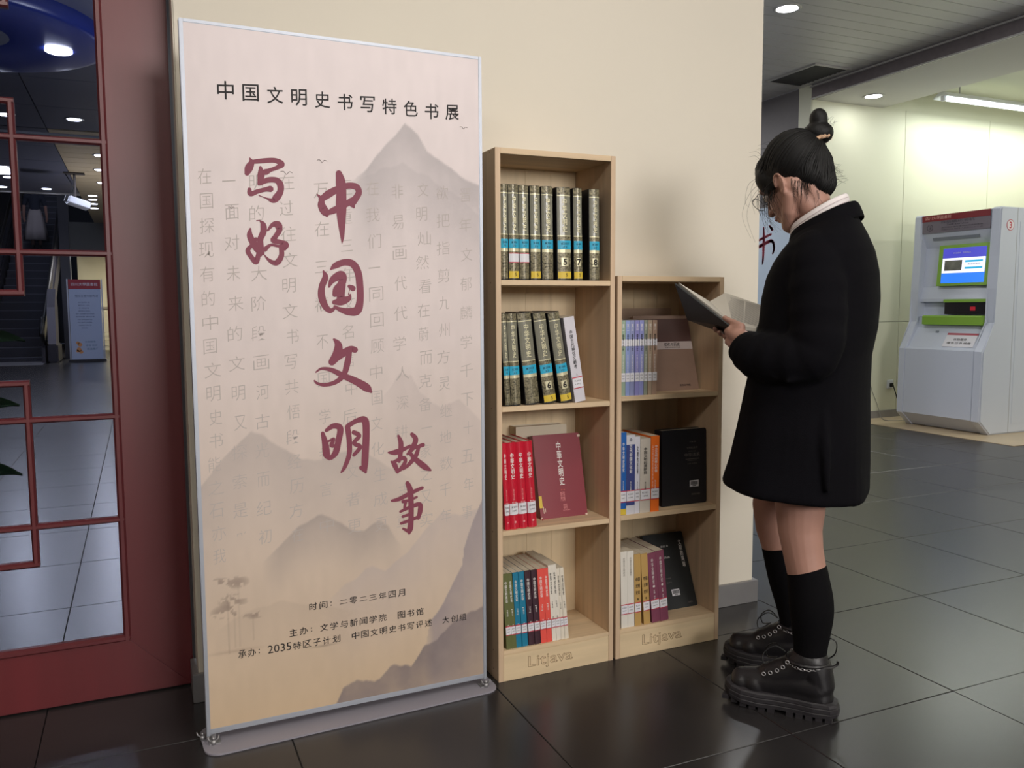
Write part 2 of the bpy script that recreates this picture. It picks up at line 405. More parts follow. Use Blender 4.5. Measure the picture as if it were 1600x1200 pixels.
# ---------------------------------------------------------------- red glazed door
door = struct(empty('door_1', 'red lacquered door with square lattice over clear glass', 'door', (0, .118, 0))); del door['category']
X0, X1, ZB, ZT = -1.30, .108, .004, 2.70
ix0, ix1, iz0, iz1 = X0 + .155, -.062, .172, 2.54
def mitre(name, pts):
    bm = bmesh.new(); prism(bm, pts, 'y', 0, .05)
    es = [e for e in bm.edges if all(abs(v.co.y) < 1e-6 for v in e.verts)]
    bmesh.ops.bevel(bm, geom=es, offset=.003, segments=2, affect='EDGES')
    obj(name, bm, RED, door)
mitre('stile', [(X1, ZB), (X1, ZT), (ix1, iz1), (ix1, iz0)])
mitre('stile', [(X0, ZB), (ix0, iz0), (ix0, iz1), (X0, ZT)])
mitre('rail', [(X0, ZB), (X1, ZB), (ix1, iz0), (ix0, iz0)])
mitre('rail', [(X0, ZT), (ix0, iz1), (ix1, iz1), (X1, ZT)])
def bar(name, p, q, r=.0095, m=REDB):
    bm = bmesh.new(); (xa, za), (xb, zb) = p, q
    vert = .0006 if abs(xa - xb) < abs(za - zb) else 0
    prof = [(-r, .014), (-r, -.002), (-r * .45, -.010 - vert), (r * .45, -.010 - vert), (r, -.002), (r, .014)]
    if abs(xa - xb) > abs(za - zb): bm = prism(bm, [(y, za + d) for d, y in prof], 'x', min(xa, xb), max(xa, xb))
    else: bm = prism(bm, [(xa + d, y) for d, y in prof], 'z', min(za, zb), max(za, zb))
    return obj(name, bm, m, door)
for p, q in [((ix0, iz0 + .007), (ix1, iz0 + .007)), ((ix0, iz1), (ix1, iz1)), ((ix1 - .007, iz0), (ix1 - .007, iz1)), ((ix0, iz0), (ix0, iz1))]: bar('glazing_bead', p, q, .010)
lx0, lx1 = -.915, -.291
for z in (.534, .835, 1.297, 1.604, 2.06, 2.366): bar('lattice_bar', (ix0, z), (ix1, z), .0085)
for z0, z1 in ((.428, .938), (1.187, 1.698), (1.947, 2.46)):
    for z in (z0, z1): bar('lattice_bar', (lx0 - .0085, z), (lx1 + .0085, z), .0088)
    for x in (lx0, lx1): bar('lattice_bar', (x, z0), (x, z1), .0088)
box('glass_pane', GLASS, door, ix0 - .005, ix1 + .005, .016, .022, iz0 - .005, iz1 + .005)

# ---------------------------------------------------------------- banner
BANG = math.atan2(.0172, .7933)
ban = empty('display_banner', 'tall standing display banner with misty mountains and crimson calligraphy', 'banner', (.121, -.264, 0), BANG)
BW, BH, BB = .7934, 1.846, .034
# printed sheet: a fine grid whose colours are the printed ink-wash picture, plus light falloff low down
NX, NZ = 200, 460
u = np.linspace(.006, BW - .006, NX); v = np.linspace(BB + .006, BH - .008, NZ)
U, V = np.meshgrid(u, v)
def noise(U, V, sx, sy, seed):
    r = np.random.RandomState(seed); G = r.rand(80, 80)
    a = U * sx; b = V * sy; i = np.floor(a).astype(int); j = np.floor(b).astype(int); fa = a - i; fb = b - j
    fa = fa * fa * (3 - 2 * fa); fb = fb * fb * (3 - 2 * fb); i %= 79; j %= 79
    return (G[j, i] * (1 - fa) * (1 - fb) + G[j, i + 1] * fa * (1 - fb) + G[j + 1, i] * (1 - fa) * fb + G[j + 1, i + 1] * fa * fb)
def fbm(U, V, s, seed): return sum(noise(U, V, s * 2 ** k, s * 2 ** k, seed + k) / 2 ** (k + 1) for k in range(4))
top = np.array([225, 212, 213.]); mid = np.array([214, 200, 197.]); bot = np.array([204, 178, 148.])  # beige foot of the print, deepened for light falloff near the floor
tt = np.clip((V - .05) / 1.0, 0, 1)[..., None]; tt = tt ** .8
col = bot * (1 - tt) + mid * tt
t2 = np.clip((V - 1.0) / .8, 0, 1)[..., None]; col = col * (1 - t2) + top * t2
col *= (1 + .045 * (fbm(U, V, 5, 1) - .5))[..., None]; col *= (1 + .02 * (noise(U, V, 60, 20, 9) - .5))[..., None]
def ridge(pts, tone, alpha, fade, seed, rough=.012, grain=.25, xfade=None):
    """one wash: below a ridge line, fading downwards over `fade` metres"""
    global col
    px = [p[0] for p in pts]; pz = [p[1] for p in pts]
    line = np.interp(U, px, pz, left=-9, right=-9) + rough * (fbm(U, U * 0 + seed, 30, seed) - .5) * 2
    d = line - V
    a = np.clip(d / .006, 0, 1) * np.clip(1 - d / fade, 0, 1) ** 1.3 * alpha * (1 - grain + grain * 2 * fbm(U, V, 24, seed + 5))
    inside = np.clip((U - px[0]) / .05, 0, 1) * np.clip((px[-1] - U) / .05, 0, 1) if xfade is None else np.clip((U - px[0]) / xfade[0], 0, 1) * np.clip((px[-1] - U) / xfade[1], 0, 1)
    a = (a * inside)[..., None]
    col = col * (1 - a) + np.array(tone, float) * a
G1 = (156, 148, 150)
ridge([(.40, 1.47), (.456, 1.515), (.505, 1.578), (.539, 1.613), (.567, 1.647), (.585, 1.635), (.604, 1.620), (.631, 1.575), (.66, 1.56), (.697, 1.534), (.74, 1.51), (.79, 1.49)], G1, .62, .30, 11, .006, xfade=(.06, .004))
ridge([(.34, 1.40), (.45, 1.50), (.56, 1.54), (.7, 1.47), (.80, 1.40)], G1, .22, .35, 12, .01, xfade=(.1, .004))
ridge([(0, .68), (.04, .735), (.085, .78), (.117, .811), (.135, .826), (.16, .815), (.197, .785), (.26, .742), (.315, .736), (.37, .752), (.422, .754), (.5, .70), (.6, .64)], (168, 156, 152), .50, .34, 13, .006, xfade=(.002, .15))
ridge([(.46, .88), (.50, .91), (.54, .96), (.573, .955), (.60, .90), (.66, .86), (.72, .88), (.80, .80)], (178, 164, 162), .30, .4, 14, .008, xfade=(.08, .004))
ridge([(.15, .47), (.19, .505), (.25, .56), (.311, .586), (.36, .56), (.40, .53), (.43, .527), (.472, .55), (.50, .53), (.52, .49), (.54, .47)], (152, 140, 136), .55, .15, 15, .006)
ridge([(.30, .33), (.38, .385), (.45, .425), (.488, .40), (.56, .45), (.62, .52), (.66, .55), (.72, .54), (.80, .56)], (184, 170, 168), .5, .30, 16, .008, xfade=(.1, .004))
ridge([(.02, .30), (.1, .34), (.2, .36), (.3, .33), (.42, .30)], (190, 170, 152), .45, .14, 21, .006)
# the big dark cliff on the right, and the near rocks
ridge([(.60, .14), (.62, .24), (.66, .279), (.70, .35), (.722, .386), (.728, .44), (.742, .479), (.76, .52), (.785, .571), (.80, .60)], (150, 138, 142), .78, .62, 17, .008, grain=.2, xfade=(.03, .002))
ridge([(.33, .035), (.342, .05), (.36, .085), (.40, .097), (.45, .085), (.50, .118), (.54, .122), (.559, .112), (.60, .165), (.64, .175), (.70, .22), (.80, .26)], (124, 112, 114), .78, .5, 18, .010, grain=.3, xfade=(.015, .002))
# little trees at lower left and a boat line
rr = np.random.RandomState(5)
def blot(cx, cz, rx, rz, tone, a):
    global col
    d = ((U - cx) / rx) ** 2 + ((V - cz) / rz) ** 2
    k = (np.clip(1 - d, 0, 1) ** .7 * a * (fbm(U, V, 70, 31) > .52))[..., None]; col = col * (1 - k) + np.array(tone, float) * k
for cx, cz, rx, rz in [(.085, .425, .035, .018), (.04, .43, .03, .014), (.075, .375, .04, .022), (.05, .35, .035, .02), (.085, .335, .03, .012), (.13, .33, .025, .012)]: blot(cx, cz, rx, rz, (132, 114, 104), .55)
for cx, z0, z1 in [(.062, .235, .40), (.078, .25, .34), (.090, .25, .42), (.125, .26, .33)]:
    k = (np.exp(-((U - cx) / .0016) ** 2) * (V > z0) * (V < z1) * .28)[..., None]; col = col * (1 - k) + np.array([128, 110, 100.]) * k
k = (np.exp(-((V - .213) / .003) ** 2) * np.exp(-((U - .31) / .03) ** 2) * .6)[..., None]; col = col * (1 - k) + np.array([140, 124, 110.]) * k
k = (np.exp(-((V - .24) / .004) ** 2) * np.exp(-((U - .07) / .06) ** 2) * .4)[..., None]; col = col * (1 - k) + np.array([160, 136, 120.]) * k
me = bpy.data.meshes.new('printed_sheet')
vv = np.zeros((NX * NZ, 3)); vv[:, 0] = U.ravel(); vv[:, 1] = -.0125; vv[:, 2] = V.ravel()
ii = (np.arange(NZ - 1)[:, None] * NX + np.arange(NX - 1)[None]).ravel()
me.from_pydata(vv.tolist(), [], np.stack([ii, ii + 1, ii + 1 + NX, ii + NX], 1).tolist())
ca = me.color_attributes.new('ink', 'FLOAT_COLOR', 'POINT')
cc = np.clip(col / 255, 0, 1).reshape(-1, 3); cc = np.where(cc <= .04045, cc / 12.92, ((cc + .055) / 1.055) ** 2.4)
ca.data.foreach_set('color', np.concatenate([cc, np.ones((len(cc), 1))], 1).ravel())
pm = mat('banner_print', (220, 210, 205), .5, bump=.03, bscale=300)
an = pm.node_tree.nodes.new('ShaderNodeAttribute'); an.attribute_name = 'ink'
pm.node_tree.links.new(an.outputs['Color'], pm.node_tree.nodes['Principled BSDF'].inputs['Base Color'])
sheet = link('printed_sheet', me, pm, ban)
box('board', WHITEP, ban, .005, BW - .005, -.012, -.004, BB, BH - .006)
def fbar(a): box('frame_bar', ALU, ban, *a, .0012)
fbar((-.003, .007, -.014, .012, BB - .012, BH)); fbar((BW - .007, BW + .003, -.014, .012, BB - .012, BH))
fbar((.007, BW - .007, -.014, .012, BH - .009, BH)); fbar((.007, BW - .007, -.014, .012, BB - .008, BB + .006))
# foot plate with rounded ends
bm = bmesh.new(); pts = []
for cx, cz, a0 in [(.795, -.04, -90), (.795, .045, 0), (.045, .045, 90), (.045, -.04, 180)]:
    for k in range(9):
        a = math.radians(a0 + k * 11.25); pts.append((cx + .042 * math.cos(a), cz + .042 * math.sin(a)))
prism(bm, pts, 'z', 0, .005)
bmesh.ops.bevel(bm, geom=[e for e in bm.edges if all(abs(v.co.z - .005) < 1e-6 for v in e.verts)], offset=.001, segments=1, affect='EDGES')
o = obj('foot_plate', bm, mat('grey_plate', (146, 142, 152), .5), ban); o.location = (-.018, -.004, 0); o.rotation_euler.z = math.radians(1.6)
def wing(x, y):
    bm = bmesh.new(); cyl(bm, (x, y), .007, .005, .016, 14); cyl(bm, (x, y), .0035, .016, .024, 10)
    for s in (-1, 1): tube(bm, [(x + s * .004, y, .012), (x + s * .012, y, .020), (x + s * .014, y, .027)], [.003, .0045, .003], 8, flat=.5)
    obj('wing_nut', bm, METAL, ban, True)
wing(.012, -.026); wing(BW - .006, -.028); wing(-.012, .012)
bm = bmesh.new(); bx(bm, .002, .03, -.03, -.004, .005, .008); bx(bm, BW - .022, BW + .002, -.03, -.004, .005, .008)
bx(bm, -.003, .02, -.004, .02, .005, .03)
obj('clamp', bm, METAL, ban)
# lettering of the banner
YF = -.0131
def btext(name, s, m, u, z, h=None, w=None, **k): return text(name, s, m, sheet, (u, k.pop('y', YF), z), XU, ZU, h=h, w=w, **k)
title = '中国文明史书写特色书展'
items = []
for i, ch in enumerate(title):
    uu = .101 + i * (.706 - .101) / 10
    items.append((ch, uu - .4, (0 if i not in (9,) else -.002), .040, .042 if i else .045))
def chars(name, its, z, off, shear):
    for ch, dx, dy, w_, h_ in its: text(name, [(ch, 0, 0, w_, h_)], INK, sheet, (.4 + dx, YF, z + dy), XU, ZU, off=off, shear=shear)
chars('title_character', items, 1.684, .007, .07)
def line(s, u0, u1, z, hh, name):
    n = len(s); it = []
    for i, ch in enumerate(s):
        if ch == ' ': continue
        uu = u0 + (u1 - u0) * (i + .5) / n; k = (u1 - u0) / n
        if ch == '：': it.append((':', uu - .4 - k * .25, 0, .0035, .012)); continue
        if ch in '一二三': hs = {'一': .003, '二': .011, '三': .015}[ch]
        else: hs = hh
        it.append((ch, uu - .4, 0, min(k * .84, hh * 1.05), hs))
    chars(name, it, z, .006, .06)
line('时间：二零二三年四月', .269, .548, .3285, .0205, 'date_character')
line('主办：文学与新闻学院 图书馆', .214, .602, .2645, .021, 'host_character')
line('承办：', .081, .155, .229, .022, 'organiser_character')
btext('organiser_number', '2035', INK, .190, .2285, w=.062, h=.022)
line('特区子计划 中国文明史书写评述 大创组', .223, .735, .2265, .0205, 'organiser_character')
faint = [(.045, .46, '在国探现有的中国文明史书能之石亦我'), (.105, 1.52, '一面对未来的文明又探索是路'), (.165, 1.40, '明的三大阶段画河古光而纪初'), (.245, 1.50, '在过往文明文书写共悟段经历方在'),
         (.33, 1.50, '万在三福不国学者言中'), (.40, 1.50, '至重三年文名言中后指文者更'), (.475, 1.50, '在我们一同回顾中国文化生成更'), (.545, 1.50, '非易画代代学人深耕意志重'), (.615, 1.50, '文明灿然看在蔚而克备一家之又实'), (.675, 1.49, '欲把指剪九州方灵继地数千年'), (.742, 1.49, '晋年文郁麟学千下十五年事')]
it = []
for uu, z0, s in faint:
    zt = 1.50; zb_ = .50 if uu > .06 else .47; n = len(s)
    for i, ch in enumerate(s):
        it.append((ch, uu - .4 + random.uniform(-.004, .004), zt - (i + .5) * (zt - zb_) / n - 1.0, .036 + random.uniform(-.006, .004), .038 if ch not in '一二三' else {'一': .003, '二': .024, '三': .030}[ch]))
o = btext('faint_lettering', it, FAINT, .4, 1.0, y=-.0128, off=-.012, shear=.12); o['kind'] = 'stuff'
bm = bmesh.new()
for cx, cz, s in [(.338, 1.526, 1), (.245, 1.49, 1.2), (.74, 1.645, .9), (.105, 1.395, .6)]:
    pts = catmull([(cx - .013 * s, YF, cz + .002 * s), (cx - .006 * s, YF, cz + .003 * s), (cx, YF, cz - .003 * s), (cx + .006 * s, YF, cz + .003 * s), (cx + .013 * s, YF, cz + .001)], 4)
    tube(bm, pts, .0006, 4)
obj('bird_marks', bm, mat('bird_ink', (120, 108, 106), .8), sheet)
STROKES = {'xie':[[(154,1522,1.0),(158,1511,5.5),(151,1496,8.0),(146,1483,5.0)],[(158,1512,4.0),(187,1517,5.0),(216,1520,5.0),(233,1512,6.5),(223,1503,4.5),(205,1495,4.0),(192,1489,6.0),(181,1490,3.0)],[(180,1500,3.0),(181,1483,7.0),(178,1466,5.5),(175,1458,3.5)],[(177,1459,4.0),(197,1469,5.5),(218,1470,6.0),(228,1460,7.0),(228,1442,6.5),(217,1425,7.5),(207,1418,5.0),(192,1423,1.5),(174,1429,1.0)],[(151,1443,4.0),(153,1432,5.0),(171,1439,4.5),(191,1445,4.5),(203,1447,6.5)]],'hao':[[(166,1365,1.0),(174,1365,1.5),(182,1355,6.0),(182,1337,6.5),(174,1318,6.0),(174,1292,6.5),(174,1277,2.5)],[(150,1344,2.0),(148,1328,6.0),(155,1310,7.0),(168,1292,8.0),(178,1283,4.5)],[(163,1318,4.0),(152,1303,3.5),(142,1288,5.0),(151,1271,5.0),(161,1260,5.5),(167,1275,5.0),(171,1292,5.0)],[(193,1341,2.0),(206,1356,4.5),(219,1356,8.0),(222,1342,6.0),(212,1326,5.0),(207,1316,6.0),(225,1312,5.0),(236,1305,8.0),(235,1294,3.0)],[(184,1292,5.0),(199,1304,3.0),(217,1302,3.0),(234,1301,3.5)],[(226,1297,5.0),(226,1278,5.5),(216,1261,6.0),(205,1259,5.0),(192,1267,3.0),(182,1279,1.0)]],'zhong':[[(382,1497,7.0),(386,1476,10.5),(387,1446,11.0),(386,1408,11.5),(386,1370,8.5),(387,1332,4.5),(386,1314,1.0)],[(322,1440,1.0),(333,1428,5.0),(334,1411,8.5),(342,1395,9.0),(347,1386,4.0)],[(333,1426,6.0),(352,1441,8.0),(376,1455,7.0),(403,1466,6.5),(427,1465,7.0),(435,1452,7.0),(428,1437,7.0),(416,1421,8.0),(420,1411,3.0)],[(347,1391,4.5),(367,1400,7.0),(394,1414,6.5),(416,1429,6.0)]],'guo':[[(334,1239,2.0),(339,1223,6.5),(329,1197,7.0),(328,1170,8.0),(337,1145,7.0),(350,1134,5.5),(362,1141,3.0)],[(354,1244,2.0),(367,1254,6.5),(391,1263,7.0),(414,1259,8.0),(428,1236,8.0),(432,1201,8.0),(432,1162,8.0),(423,1134,9.5),(399,1131,8.0),(376,1137,5.0),(362,1145,3.0)],[(348,1197,2.0),(358,1216,7.0),(382,1228,10.0),(384,1208,8.0),(369,1191,8.0),(363,1177,5.5)],[(382,1205,9.5),(379,1177,9.0),(380,1162,9.0)],[(361,1156,5.0),(380,1159,9.0),(400,1166,6.0),(405,1176,2.5)],[(403,1199,4.0),(413,1193,6.0),(405,1191,1.0),(400,1177,1.0)]],'wen':[[(358,1057,2.5),(369,1042,8.0),(366,1017,10.5),(351,996,8.0)],[(351,998,7.0),(376,1015,8.0),(401,1029,7.0),(415,1027,6.5)],[(399,1022,6.0),(393,992,7.0),(382,960,6.0),(359,941,5.0),(330,935,4.0),(310,940,3.0),(303,947,2.0)],[(307,970,1.5),(323,979,3.0),(350,974,5.0),(380,958,6.5),(415,941,8.0),(445,922,9.0),(457,910,3.0)]],'ming':[[(321,804,4.0),(327,776,7.0),(330,746,8.0),(337,732,3.0)],[(331,811,4.0),(351,822,6.0),(369,814,7.0),(363,779,7.0),(355,749,7.0),(342,735,5.0)],[(336,781,2.5),(351,787,3.0),(344,770,5.0),(355,767,3.0)],[(389,817,6.0),(393,782,6.0),(392,741,5.5),(379,707,4.5),(369,693,2.0)],[(391,820,5.5),(417,833,5.5),(438,832,8.0),(441,799,8.0),(438,748,8.0),(435,707,7.5),(437,687,3.0)],[(406,801,5.0),(421,790,5.0),(406,771,4.5),(423,759,5.0),(405,738,4.0)],[(435,689,2.5),(424,701,4.5)]],'gu':[[(503,737,2.0),(524,736,6.5),(551,744,4.5),(567,751,3.5)],[(533,782,3.0),(540,761,6.0),(538,730,5.5),(534,709,3.5)],[(511,711,2.0),(521,700,6.0),(529,679,3.5)],[(516,708,3.5),(545,718,5.0),(552,708,4.5),(539,688,5.0),(526,681,3.0)],[(573,784,4.5),(584,768,6.0),(573,743,6.0),(559,728,3.0)],[(573,742,3.5),(605,751,5.0)],[(592,744,4.0),(583,721,5.5),(561,697,4.5),(545,685,2.0)],[(564,733,3.5),(583,711,6.0),(610,687,7.0),(627,676,2.5)]],'shi':[[(511,599,3.0),(533,602,5.0),(565,615,5.0),(601,627,4.0)],[(557,645,5.0),(565,623,7.0),(567,580,6.5),(566,538,6.5),(563,512,7.0),(560,499,3.0)],[(543,593,4.0),(565,596,3.0),(584,602,3.0)],[(535,565,3.0),(564,575,4.5),(592,580,5.5),(594,562,6.0),(588,541,4.5)],[(542,550,3.5),(569,556,3.5)],[(537,531,3.5),(564,537,4.0),(588,544,4.0)],[(542,515,2.5),(560,504,4.5)],[(551,593,4.0),(547,572,3.0)]]}
names = dict(xie='写', hao='好', zhong='中', guo='国', wen='文', ming='明', gu='故', shi='事')
for kk, sts in STROKES.items():
    bm = bmesh.new()
    for si, st in enumerate(sts):
        P_ = catmull([(a / 1000, b / 1000, r_ / 1000) for a, b, r_ in st], 8)
        yy = YF - .00003 * si
        L = []
        for q, (a, b, r_) in enumerate(P_):
            a2, b2, _ = P_[min(q + 1, len(P_) - 1)]; a1, b1, _ = P_[max(q - 1, 0)]
            d = Vector((a2 - a1, b2 - b1)); d = d.normalized() if d.length > 0 else Vector((1, 0)); nx, nz = -d.y, d.x
            r_ = max(.0005, r_ * 1.24)
            L.append((bm.verts.new((a + nx * r_, yy, b + nz * r_)), bm.verts.new((a - nx * r_, yy, b - nz * r_))))
            if q in (0, len(P_) - 1) or q % 8 == 0:
                bm.faces.new([bm.verts.new((a + r_ * .98 * math.cos(2 * PI * e / 12), yy - .00001, b + r_ * .98 * math.sin(2 * PI * e / 12))) for e in range(12)])
        for (a, b), (c, d) in zip(L, L[1:]): bm.faces.new([a, b, d, c])
    obj('calligraphy_character', bm, CRIM, sheet, recalc=False)

# ---------------------------------------------------------------- bookcases
def bookcase(label, x0, x1, H, shelves, group=None):
    t = empty('bookcase', label, 'bookcase', (x0, -.258, 0)); W = x1 - x0; D = .238; s = .0165
    box('side_panel', PINEZ, t, 0, s, 0, D, 0, H, .001); box('side_panel', PINEZ, t, W - s, W, 0, D, 0, H, .001)
    box('top_board', PINEX, t, s, W - s, 0, D, H - .0165, H, .001)
    # back of upright planks
    n = 4; w_ = (W - 2 * s) / n
    for i in range(n): box('back_plank', PINEY, t, s + i * w_ + .0004, s + (i + 1) * w_ - .0004, D - .008, D - .001, .01, H - .0165)
    for z in shelves: box('shelf_board', PINEX, t, s, W - s, .0005, D - .008, z - .0155, z, .001)
    box('shelf_board', PINEX, t, s, W - s, .0005, D - .008, .0835, .0965, .001)
    kb = box('kick_board', mat('pine_kick', (218, 194, 158), .55, var=.13, vscale=1, stretch=(2, 38, 22)), t, s, W - s, .001, .016, .0, .083, .001)
    text('burnt_lettering', 'Litjava', BURN, kb, (W * .44, .0006, .043), XU, ZU, w=.155, h=.046, outline=.012)
    bm = bmesh.new()
    for z in [.03, .09] + [q - .008 for q in shelves] + [H - .008]:
        for yy in (.04, .2): prism(bm, [(yy + .0025 * math.cos(k * PI / 4), z + .0025 * math.sin(k * PI / 4)) for k in range(8)], 'x', -.0004, .0006)
    obj('screw_heads', bm, mat('knot', (120, 96, 76), .6), t)
    return t
bookcase('taller pine bookcase with four tiers of books beside the banner', .958, 1.360, 1.6, [1.2205, .8455, .4690])
bookcase('shorter pine bookcase with three tiers, beside the reading woman', 1.369, 1.777, 1.236, [.8575, .4725])

COVERS = {}
def cm(name, col, rough=.5, **k): return mat('cover_' + name, col, rough, **k)
def book(label, group, xb, xr, xt, z, zt, d, cover, spine='round', yf=-.250, name='book', board=.0025, title=None, tcol=WHITE, th=.5, tz=.35, twf=.45, dy=0):
    """upright book, spine to the front: bottom-left corner at xb, its top-left corner at xt"""
    th_ = math.atan2(xb - xt, zt - z); t = (xr - xb) * math.cos(th_); h = (zt - z) / math.cos(th_) - (t * math.sin(abs(th_)) if th_ < 0 else 0)
    r = empty(name, label, 'book', (xb, yf + dy, z + (t * math.sin(-th_) if th_ < 0 else 0)), 0, group); r.rotation_euler = (0, -th_, 0)
    b = board; bul = min(.006, t * .22) if spine == 'round' else .0004
    outer = [(0, d), (0, bul)] + [(t * k / 6, bul - bul * math.sin(PI * k / 6)) for k in range(1, 6)] + [(t, bul), (t, d)]
    inner = [(t - b, d), (t - b, bul + .003), (b, bul + .003), (b, d)]
    bm = bmesh.new(); prism(bm, outer + inner, 'z', 0, h); cv = obj('cover', bm, cover, r)
    box('page_block', PAPER, r, b, t - b, bul + .003, d - .004, .003 if b > .001 else 0, h - (.003 if b > .0015 else .0002))
    if title:
        text('spine_title', title, tcol, cv, (t * .5, -.0006, h * (1 - tz)), XU, ZU, w=t * twf, h=h * th, vertical=True, spacing=1.0, off=.01)
    return r, t, h, bul
def plate(name, m, r, t, z0, z1, bul=.0, over=.0, x0=None, x1=None, off=.0009, lab=None):
    x0 = t * .03 if x0 is None else x0; x1 = t * .97 if x1 is None else x1
    bm = bmesh.new(); n = 6; f = lambda x: bul - bul * math.sin(PI * min(1, max(0, x / t))) if bul > .001 else 0
    F = [(x0 + (x1 - x0) * k / n) for k in range(n + 1)]
    prism(bm, [(x, f(x) - off) for x in F] + [(x, f(x) + .0003) for x in F[::-1]], 'z', z0, z1)
    o = obj(name, bm, m, r)
    if lab: o['label'] = lab
    return o
def call_label(r, t, h, bul, z0, hh=.030, border=True, txt='K203'):
    if border: plate('call_label_border', LABELR, r, t, z0 - .003, z0 + hh + .003, bul, off=.0008)
    p = plate('call_label', LABELW, r, t, z0, z0 + hh, bul, off=.0012)
    text('call_number', [(txt, 0, hh * .2, t * .6, hh * .16), ('1093', 0, -hh * .15, t * .5, hh * .14)], INK, p, (t * .5, -.0014 - (0 if bul > .001 else 0), z0 + hh * .5), XU, ZU)
G = lambda *c: c
# top tier of the taller bookcase
GILT = cm('grey_green', (122, 120, 106), .32, var=.10, vscale=60, coat=.3)
GBLK = cm('black_boards', (22, 20, 22), .5)
ORN = mat('gilt_ornament', (128, 120, 96), .4, .25, var=.88, vscale=190)
BLUEL = mat('blue_label', (42, 164, 200), .45)
YEL = mat('yellow_label', (214, 184, 60), .5)
words_ = ['first from the left', 'second from the left', 'third from the left', 'fourth from the left', 'fifth from the left', 'sixth and thickest, after a dark gap', 'seventh, numbered 7', 'rightmost, numbered 8, beside the bare board']
t1 = [(.977, 1.003, .977), (1.005, 1.038, 1.003), (1.039, 1.072, 1.036), (1.076, 1.110, 1.073), (1.114, 1.152, 1.111), (1.166, 1.213, 1.162), (1.222, 1.252, 1.218), (1.276, 1.312, 1.273)]
def gilt(label, group, xb, xr, xt, z, zt, k, num=None, yel=False, white=False, red=False):
    r, t, h, bul = book(label, group, xb, xr, xt, z, zt, .19, GBLK, name='gilt_volume', board=.003)
    plate('spine_cloth', GILT, r, t, .008, h - .004, bul, off=.0006)
    plate('gilt_band', ORN, r, t, h * .88 + .012, h - .001, bul, off=.0012); plate('gilt_band', ORN, r, t, h * .435, h * .475, bul, off=.0012)
    plate('gilt_band', ORN, r, t, .004, h * .34, bul, off=.0012)
    plate('gilt_line', GOLD, r, t, h * .905, h * .915, bul, off=.0016); plate('gilt_line', GOLD, r, t, h * .475, h * .485, bul, off=.0016); plate('gilt_line', GOLD, r, t, h * .30, h * .335, bul, off=.0014)
    plate('blue_label', BLUEL, r, t, h * .335, h * .43, bul, off=.0022)
    text('shelf_mark', [('K203', 0, .004, t * .5, .006), ('Z2', 0, -.006, t * .3, .005)], INK, r, (t * .5, -.0026, h * .382), XU, ZU)
    text('spine_title', '中华文明史', GOLD, r, (t * .5, -.0019, h * .70), XU, ZU, w=t * .36, h=h * .36, vertical=True, off=.01)
    if num: text('volume_number', num, INK, r, (t * .5, -.0028, h * .20), XU, ZU, h=.020, off=.03)
    if num: plate('number_ground', GOLD, r, t, h * .155, h * .245, bul, x0=t * .25, x1=t * .75, off=.0020)
    if yel:
        plate('yellow_label', YEL, r, t, .006, .026, bul, off=.0022); text('label_mark', '5', INK, r, (t * .6, -.0026, .016), XU, ZU, h=.010)
    if white: call_label(r, t, h, bul + .0008, .030, .028, False)
    if red:
        plate('call_label_border', LABELR, r, t, .050, .080, bul, off=.0020); plate('call_label', LABELW, r, t, .053, .077, bul, off=.0025)
for i, (a, b, c) in enumerate(t1):
    gilt('grey-green gilt volume on the top shelf, ' + words_[i], 'gilt volumes on the top shelf', a, b, c, 1.2205, 1.4985, i,
         num={5: '5', 6: '7', 7: '8'}.get(i), yel=i in (1, 3, 5, 6), white=i in (0, 4, 7), red=i in (1, 2))
t2_ = [(.990, 1.0085, .9757, 'half hidden behind the left upright'), (1.010, 1.043, .995, 'second from the left, with a round pale seal'), (1.059, 1.106, 1.029, 'third and thickest of the leaning set'), (1.120, 1.163, 1.081, 'fourth, with a yellow foot label'), (1.177, 1.217, 1.131, 'fifth, leaning next to the white book')]
for i, (a, b, c, wd) in enumerate(t2_):
    gilt('leaning grey-green gilt volume, second shelf, ' + wd, 'leaning gilt volumes on the second shelf', a, b, c, .8455, 1.122, i, num=None if i < 3 else '6', yel=i >= 3, white=i == 0)
r, t, h, bul = book('white paperback leaning at the right end of the gilt volumes, second shelf', None, 1.225, 1.262, 1.183, .8455, 1.107, .165, cm('white', (206, 202, 210), .45), 'flat', title='中国古代神话文献考', tcol=INK, th=.45, tz=.38, twf=.32, board=.0006)
call_label(r, t, h, .0, .045, .03); text('volume_mark', '上', INK, r, (t * .5, -.0006, h * .32), XU, ZU, h=.008)
# third tier: red set, big red volume, cream book behind
REDC = cm('bright_red', (196, 28, 52), .32, coat=.3)
for i, (a, b, c) in enumerate([(.988, 1.0045, .9757), (1.006, 1.035, .9925), (1.036, 1.064, 1.021), (1.066, 1.095, 1.049)]):
    r, t, h, bul = book('glossy red history volume leaning on the third shelf, ' + ['leftmost, half hidden by the upright', 'second from the left', 'third from the left', 'next to the big dark red book'][i], 'red volumes on the third shelf', a, b, c, .469, .735, .162, REDC, board=.003, title='中華文明史', tcol=WHITE, th=.30, tz=.27, twf=.42)
    text('author_lettering', '袁行霈主编', mat('pale_red_print', (232, 150, 150), .6), r, (t * .5, -.0012, h * .40), XU, ZU, w=t * .2, h=h * .13, vertical=True)
    text('volume_mark', '第' + '一二三四'[i] + '卷', WHITE, r, (t * .5, -.0012, h * .31), XU, ZU, w=t * .5)
    call_label(r, t, h, bul, .045, .034, True)
    text('publisher_mark', '●', mat('pale_red_print', (232, 150, 150), .6), r, (t * .5, -.0012, .022), XU, ZU, w=t * .25)
